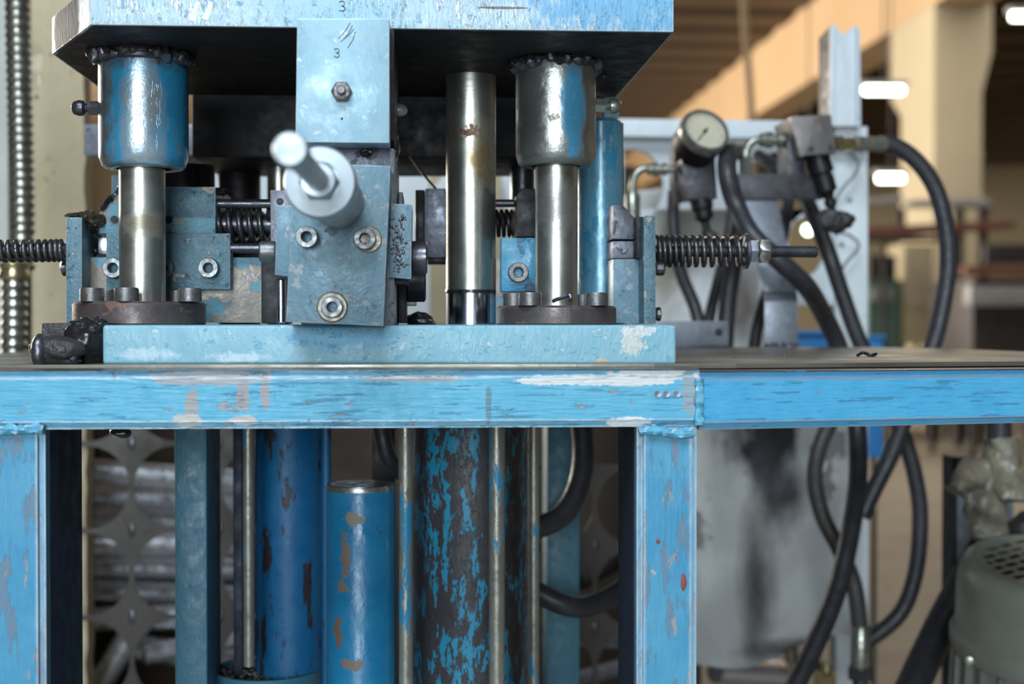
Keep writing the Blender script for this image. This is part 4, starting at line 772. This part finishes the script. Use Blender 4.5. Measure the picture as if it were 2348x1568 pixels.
# ------------------------------------------------------------------ brackets on the table
r = T('bent_bracket', 'bent blue-grey steel strap bracket standing on the rear of the table', 'bracket', (P(1790, 0, 1.42).x, 1.42, TZ))
m = MB()
prof = [(1.405, P(0, 792, 1.405).z), (1.405, P(0, 690, 1.405).z), (1.42, P(0, 665, 1.42).z), (1.46, P(0, 440, 1.46).z)]
prof[0] = (1.405, TZ)
xa = [P(1756, 0, 1.405).x, P(1756, 0, 1.405).x, P(1754, 0, 1.42).x, P(1705, 0, 1.46).x]; xb = [P(1831, 0, 1.405).x]*2+[P(1828, 0, 1.42).x, P(1782, 0, 1.46).x]
for k in range(3):
    a = [Vector((xa[k], prof[k][0], prof[k][1])), Vector((xb[k], prof[k][0], prof[k][1])), Vector((xb[k+1], prof[k+1][0], prof[k+1][1])), Vector((xa[k+1], prof[k+1][0], prof[k+1][1]))]
    m.loft(a, [v+Vector((0, .004, 0)) for v in a], .0003)
m.build('strap', M['bracket'], r)
m = MB(); m.tube([P(1752+i*9, 793, 1.401) for i in range(10)], .003, 8, 3, .6); m.build('weld_bead', M['steel_dark'], r)
r = T('bar_bracket', 'flat grey bar with a round hole lying behind the base plate', 'bracket', (P(1590, 0, 1.38).x, 1.39, TZ))
MB().box(1450, 736, 1671, 794, 1.385, 1.40, .001).build('bar', M['bracket'], r)
MB().lathe([(.0038, -.001), (.0038, .0003)], P(1648, 762, 1.385), (0, -1, 0), 20).build('hole', M['black'], r)
MB().box(1500, 792, 1671, 796, 1.37, 1.42, .0005).build('foot', M['steel_dark'], r)
# ------------------------------------------------------------------ valves and gauge (mounted on the bracket)
vb = T('valve_bank', 'dark valve bank of two valve blocks joined by a flat bar on the bracket', 'hydraulic valve', (P(1760, 0, 1.47).x, 1.48, P(0, 455, 1.46).z))
MB().box(1685, 398, 1890, 456, 1.455, 1.468, .001).build('cross_bar', M['valve'], vb)
m = MB(); m.prism([(1562, 365), (1640, 362), (1645, 455), (1578, 458), (1568, 420)], 1.44, 1.475, .001); m.build('valve_block', M['valve'], vb)
m = MB(); m.prism([(1552, 300), (1570, 340), (1578, 458), (1552, 470), (1543, 420), (1545, 350)], 1.476, 1.50, .002); m.build('valve_cover', M['black'], vb)
m = MB(); m.prism([(1812, 268), (1906, 262), (1918, 352), (1850, 356), (1835, 360)], 1.43, 1.50, .0015); m.build('valve_block', M['capsteel'], vb)
m = MB(); m.prism([(1812, 268), (1832, 262), (1850, 356), (1845, 415), (1808, 410), (1805, 330)], 1.455, 1.50, .002); m.build('valve_cover', M['valve'], vb)
for x, y in ((1860, 341), (1905, 338)): MB().lathe([(.003, 0), (.0026, .002)], P(x, y, 1.43), (0, -1, 0), 12).build('cover_screw', M['valve'], vb)
def stem(x, y0, y1, d, prof, lean=0):
    a, b = P(x, y0, d), P(x+lean, y1, d); h = (b-a).length
    return MB().lathe([(L(r_, d), t*h) for r_, t in prof], a, b-a, 28)
stem(1872, 352, 500, 1.45, [(26, 0), (28, .1), (28, .3), (22, .32), (24, .42), (24, .58), (14, .62), (10, .7), (14, .72), (14, .8), (8, .84), (10, 1)], 42).build('spindle', M['black'], vb)
stem(1606, 455, 545, 1.45, [(26, 0), (26, .25), (22, .3), (22, .5), (10, .6), (9, .8), (13, .82), (13, 1)], 18).build('spindle', M['black'], vb)
m = MB(); m.blob(P(1914, 508, 1.45), (.017, .013, .012), .35, 90, 4, 3); m.build('wrapped_handle', M['cloth'], vb)
m = MB(); m.blob(P(1630, 548, 1.45), (.008, .008, .010), .3, 110, 3, 5); m.build('wrapped_handle', M['cloth'], vb)
def fitting_x(x0, x1, y, d, w_, parent, mt='zinc'):
    a, b = P(x0, y, d), P(x1, y, d); h = (b-a).length; r_ = L(w_/2, d)
    MB().lathe([(r_*.55, 0), (r_*.8, .05*h), (r_*.8, .2*h), (hexr(r_*.9), .22*h), (hexr(r_*.9), .42*h), (r_*.6, .45*h), (r_*.6, .52*h), (hexr(r_*.82), .55*h), (hexr(r_*.82), .75*h), (r_*.5, .78*h), (r_*.5, h)], a, b-a, 30).build('hex_coupling', M[mt], parent)
r = T('pipe_elbow', 'bent zinc pipe with couplings feeding the left side of the gauge valve', 'pipe', P(1450, 470, 1.47))
MB().tube([P(1450, 470, 1.47), P(1450, 430, 1.47), P(1456, 402, 1.47), P(1472, 388, 1.47), P(1492, 386, 1.47)], L(9, 1.47), 14).build('bent_pipe', M['zinc'], r)
fitting_x(1482, 1546, 388, 1.47, 34, r)
c = P(1450, 560, 1.47); MB().lathe([(L(17, 1.47), 0), (L(18, 1.47), .002), (L(18, 1.47), .05), (L(12, 1.47), .055)], c, (0, 0, 1), 20).build('ferrule', M['zinc'], r)
r = T('pipe_elbow', 'bent zinc pipe with couplings feeding the upper valve block', 'pipe', P(1709, 400, 1.47))
MB().tube([P(1709, 398, 1.47), P(1710, 360, 1.47), P(1716, 335, 1.47), P(1732, 321, 1.47), P(1752, 320, 1.47)], L(9, 1.47), 14).build('bent_pipe', M['zinc'], r)
fitting_x(1740, 1814, 321, 1.47, 40, r)
c = P(1710, 398, 1.47); MB().lathe([(hexr(L(15, 1.47)), 0), (hexr(L(15, 1.47)), .016), (L(11, 1.47), .018), (L(11, 1.47), .024)], c, (0, 0, 1), 24).build('hex_coupling', M['zinc'], r)
r = T('hose_coupling', 'silver ferrule joining the upper valve to the long curving hose', 'coupling', P(1970, 330, 1.48))
a, b = P(1958, 329, 1.49), P(2030, 331, 1.5)
MB().lathe([(L(15, 1.5), 0), (L(17, 1.5), .001), (L(17, 1.5), (b-a).length-.001), (L(15, 1.5), (b-a).length)], a, b-a, 28).build('ferrule', M['zinc'], r)
a, b = P(1914, 330, 1.48), P(1958, 330, 1.49)
MB().lathe([(hexr(L(17, 1.5)), 0), (hexr(L(17, 1.5)), .008), (L(10, 1.5), .009), (L(10, 1.5), .012), (hexr(L(13, 1.5)), .013), (hexr(L(13, 1.5)), (b-a).length)], a, b-a, 24).build('hex_coupling', M['brass'], r)
# gauge
g = T('pressure_gauge', 'round cream-faced pressure gauge with steel rim on the valve block', 'gauge', P(1610, 360, 1.44))
c = P(1616, 302, 1.42); ax = Vector((.22, -.86, .46)).normalized(); rg = L(57, 1.42)
MB().lathe([(rg*.90, -.030), (rg*.97, -.028), (rg*.99, -.006), (rg*.99, 0)], c, ax, 56).build('case', M['black'], g)
MB().lathe([(rg*1.0, -.007), (rg*1.04, -.006), (rg*1.04, .001), (rg*.99, .004), (rg*.88, .004), (rg*.85, .001), (rg*.85, -.001)], c, ax, 56, cap=False).build('rim', M['nut'], g)
dl = MB().lathe([(rg*.86, -.002), (rg*.86, .0005)], c, ax, 48).build('dial', M['dial'], g)
u = (Vector((0, 0, 1))-ax*ax.z).normalized(); v = ax.cross(u); m = MB()
for k in range(28):
    a = math.radians(-135+k*10); dr = u*math.cos(a)+v*math.sin(a); L0 = .66 if k % 3 == 0 else .72
    m.tube([c+dr*rg*L0+ax*.0007, c+dr*rg*.78+ax*.0007], .00035, 4, 0)
m.build('scale_ticks', M['black'], dl)
MB().tube([c+ax*.0015-(u*.5-v*.45)*rg*-.35, c+ax*.0015+(u*.5-v*.45)*rg*-.95], .0006, 6, 0).build('needle', M['black'], g)
MB().lathe([(.0022, 0), (.0018, .002)], c+ax*.0005, ax, 16).build('needle_hub', M['black'], g)
e = P(1605, 372, 1.45); MB().tube([c-ax*.02, e], .006, 12, 0).build('gauge_stem', M['steel_dark'], g)
# ------------------------------------------------------------------ motor lower right
mo = T('electric_motor', 'grey-green electric motor with slotted fan cover at the bottom right corner', 'electric motor', (P(2410, 0, 1.32).x, 1.32, P(0, 1568, 1.3).z-.1))
c = P(2412, 1288, 1.32); ax = Vector((-.02, -.19, 1)).normalized(); rm = L(212, 1.32)
MB().lathe([(rm*.93, -.16), (rm*.93, -.092), (rm*1.03, -.09), (rm*1.05, -.084), (rm*1.05, -.074), (rm*1.0, -.070), (rm*1.0, -.022), (rm*.985, -.012), (rm*.95, -.004), (rm*.90, 0), (rm*.86, .0005), (rm*.855, -.001)], c, ax, 80, cap=False).build('fan_cover', M['motor'], mo)
u = Vector((1, 0, 0)); v = ax.cross(u); m = MB(); cell = .0052; NX = 34
ang = math.radians(28); u2 = u*math.cos(ang)+v*math.sin(ang); v2 = -u*math.sin(ang)+v*math.cos(ang); vv = {}
def gv(i, j, k):
    if (i, j, k) not in vv:
        q = (u2*(i-NX/2)*.0050+v2*(j-NX/2)*.0065)
        vv[(i, j, k)] = m.bm.verts.new(c+q-ax*(.001+k*.0015))
    return vv[(i, j, k)]
NX = 44
for i in range(NX):
    for j in range(NX):
        q = Vector(((i+.5-NX/2)*.0050, (j+.5-NX/2)*.0065)).length
        if q > rm*.885: continue
        if q < rm*.74 and j % 2 == 0 and i % 4 != 0: continue
        m.bm.faces.new((gv(i, j, 0), gv(i+1, j, 0), gv(i+1, j+1, 0), gv(i, j+1, 0)))
m.build('fan_grille', M['motor'], mo)
MB().lathe([(rm*.85, 0), (rm*.85, .001)], c-ax*.018, ax, 48).build('fan', M['black'], mo)
for k in range(14):
    a = math.radians(150+k*14); q = c+(u*math.cos(a)+v*math.sin(a))*rm*.93-ax*.115; t = (u*math.cos(a)+v*math.sin(a))
    m = MB(); s_ = ax.cross(t)*.0015; a4 = [q+s_-ax*.03, q-s_-ax*.03, q-s_+ax*.022, q+s_+ax*.022]
    m.loft(a4, [p+t*.008 for p in a4], 0); m.build('cooling_fin', M['motor'], mo)
q = P(2222, 1515, 1.25); MB().lathe([(.004, -.002), (.004, .002), (.002, .0025)], q, (-.4, -1, 0), 14).build('cover_screw', M['zinc'], mo)
r = T('grey_panel', 'blue-grey upright panel with black edge standing behind the motor', 'panel', (P(2240, 0, 1.6).x, 1.6, 0))
a, b = P(2192, 1052, 1.58), P(2330, 0, 1.58); MB().wbox((a.x, 1.58, 0), (b.x, 1.60, a.z), .001).build('sheet', M['bracket'], r)
MB().wbox((a.x-.005, 1.575, 0), (a.x, 1.61, a.z+.003), .001).build('edge_strip', M['black'], r)
MB().wbox((a.x-.005, 1.575, a.z-.02), (b.x, 1.5795, a.z+.003), .001).build('edge_strip', M['black'], r)
r = T('taped_pipe', 'pipe joint wrapped in crumpled dirty tape above the motor', 'pipe', (P(2290, 0, 1.42).x, 1.42, P(0, 1240, 1.42).z))
MB().tube([P(2292, 930, 1.42), P(2293, 1040, 1.42)], L(27, 1.42), 20, 0).build('pipe', M['rubber'], r)
random.seed(5)
def crumple(pts, rads, seed):
    m = MB(); q = [P(*p) for p in pts]
    m.tube(q, lambda t: L(rads[min(int(t*(len(rads)-1)), len(rads)-2)]*(1-(t*(len(rads)-1)) % 1)+rads[min(int(t*(len(rads)-1))+1, len(rads)-1)]*((t*(len(rads)-1)) % 1), 1.42), 22, 7)
    for v_ in m.bm.verts: v_.co += noise.noise_vector(v_.co*55+Vector((seed, 0, 0)))*.0065+noise.noise_vector(v_.co*150)*.0018
    return m
crumple([(2292, 1005, 1.42), (2300, 1060, 1.42), (2318, 1110, 1.41), (2322, 1135, 1.41)], [34, 40, 46, 50], 1).build('tape_wrap', M['tape'], r)
crumple([(2330, 1095, 1.45), (2270, 1080, 1.43), (2215, 1100, 1.42), (2188, 1130, 1.42)], [30, 44, 34, 14], 3).build('tape_wrap', M['tape'], r)
crumple([(2265, 1100, 1.43), (2258, 1160, 1.42), (2268, 1210, 1.42), (2280, 1245, 1.42)], [46, 48, 42, 34], 6).build('tape_wrap', M['tape'], r)
MB().box(2300, 1136, 2400, 1152, 1.40, 1.46, .002).build('collar', M['steel_dark'], r)
tag(cyl_z(2345, 60, 1170, 1290, 1.45, .012).build('capacitor', M['rubbergrey']), 'dark grey rounded canister above the motor at the right edge', 'canister')
# ------------------------------------------------------------------ punched scrap sheet and steel tubes under the table
def punched(x0, y0, nx, ny, pit, d, lb, rr=.475):
    m = MB(); c0 = P(x0, y0, d); s_ = L(pit, d); n = 32
    for ix in range(nx):
        for iy in range(ny):
            cx, cz = c0.x+ix*s_, c0.z-iy*s_; ring = []
            for k in range(n):
                a = 2*math.pi*(k+.5)/n; ca, sa = math.cos(a), math.sin(a); t = .5/max(abs(ca), abs(sa)); q = max(abs(ca), abs(sa))
                o_ = (cx+ca*t*s_, cz+sa*t*s_)
                ring.append((Vector((cx+ca*s_*rr, d, cz+sa*s_*rr)), Vector((o_[0], d+.0, o_[1]))))
            # add the exact corners
            vi = [m.bm.verts.new(a) for a, b in ring]; vo = [m.bm.verts.new(b) for a, b in ring]
            for k in range(n):
                j = (k+1) % n; m.bm.faces.new((vi[k], vi[j], vo[j], vo[k]))
                if (k+1) % (n//4) == n//8:
                    a = math.pi/4+math.pi/2*((k+1)//(n//4)); cv = m.bm.verts.new(Vector((cx+s_*.5*(1 if math.cos(a) > 0 else -1), d, cz+s_*.5*(1 if math.sin(a) > 0 else -1))))
                    m.bm.faces.new((vo[k], vo[j], cv))
    bmesh.ops.remove_doubles(m.bm, verts=m.bm.verts[:], dist=.0005)
    bmesh.ops.solidify(m.bm, geom=m.bm.faces[:], thickness=.002)
    r = T('punched_sheet', lb, 'scrap sheet', (c0.x+(nx-1)*s_/2, d, c0.z-(ny-.5)*s_))
    m.build('sheet', M['scrap'], r, False)
    for ix in range(nx-1):
        for iy in range(ny-1):
            q = Vector((c0.x+(ix+.5)*s_, d-.001, c0.z-(iy+.5)*s_)); MB().blob(q, (.0045, .002, .010), .1, 50, 2).build('dimple', M['steel_dark'], r)
    return r
punched(200, 917, 3, 5, 197, 1.55, 'brown-grey punched scrap sheet with big round holes under the table at left')
punched(1270, 1160, 2, 4, 190, 1.62, 'brown-grey punched scrap sheet behind the right leg under the table')
r = T('dark_backing_bin', 'dark open bin added as backing for the shiny tubes behind the punched sheet', 'bin', (P(380, 0, 2.1).x, 2.0, 0))  # added dark surround for the tubes, hides the lit floor behind
a, b = P(196, 978, 2.18), P(1470, 0, 2.18)
MB().wbox((a.x, 2.18, 0), (b.x, 2.2, a.z), .002).build('back_panel', M['cab'], r)
MB().wbox((a.x, 1.79, 0), (a.x+.012, 2.18, a.z), .002).build('side_panel', M['darkmach'], r)
MB().wbox((b.x-.012, 1.79, 0), (b.x, 2.18, a.z), .002).build('side_panel', M['darkmach'], r)
MB().wbox((a.x, 1.79, .0), (b.x, 2.18, .02), .002).build('bottom_panel', M['cab'], r)
random.seed(12)
tl = [(215, 1080, 560, 1105, 34), (215, 1135, 560, 1150, 34), (215, 1190, 560, 1200, 34), (215, 1250, 560, 1245, 36), (215, 1302, 560, 1305, 32), (215, 1355, 560, 1370, 34), (215, 1420, 560, 1410, 34), (280, 1480, 560, 1520, 36), (180, 1640, 330, 1410, 36), (330, 1500, 560, 1460, 30)]
pl_ = ['top', 'second from top', 'third', 'fourth', 'fifth', 'sixth', 'seventh', 'lower right', 'slanting lower left', 'crossing']
for k, (x0_, y0_, x1_, y1_, w_) in enumerate(tl):
    d = 1.86+.06*(k % 3)+(-.17 if k == 8 else 0)
    a, b = P(x0_, y0_, d), P(x1_, y1_, d+(.05 if k != 8 else 0))
    r = T('steel_tube', 'shiny perforated steel tube behind the left punched sheet, %s of the pile' % pl_[k], 'tube', (a+b)/2, 'steel tubes behind the punched sheet')
    MB().tube([a, b], L(w_*.8, d), 28, 0).build('tube_wall', M['tubes'], r)
for k, (x0_, y0_, x1_, y1_, w_) in enumerate([(1325, 1462, 1462, 1470, 24), (1325, 1330, 1462, 1250, 34), (1640, 1535, 1790, 1545, 40), (1325, 1560, 1462, 1520, 26)]):
    a, b = P(x0_, y0_, 1.9), P(x1_, y1_, 1.95)
    tag(MB().tube([a, b], L(w_*.8, 1.9), 24, 0).build('steel_tube', M['tubes'] if k != 1 else M['scrap']), ('shiny tube left of the right leg, near the bottom', 'dull slanting tube behind the punched sheet left of the right leg', 'shiny tube showing under the white guard', 'shiny tube at the very bottom left of the right leg')[k], 'tube')
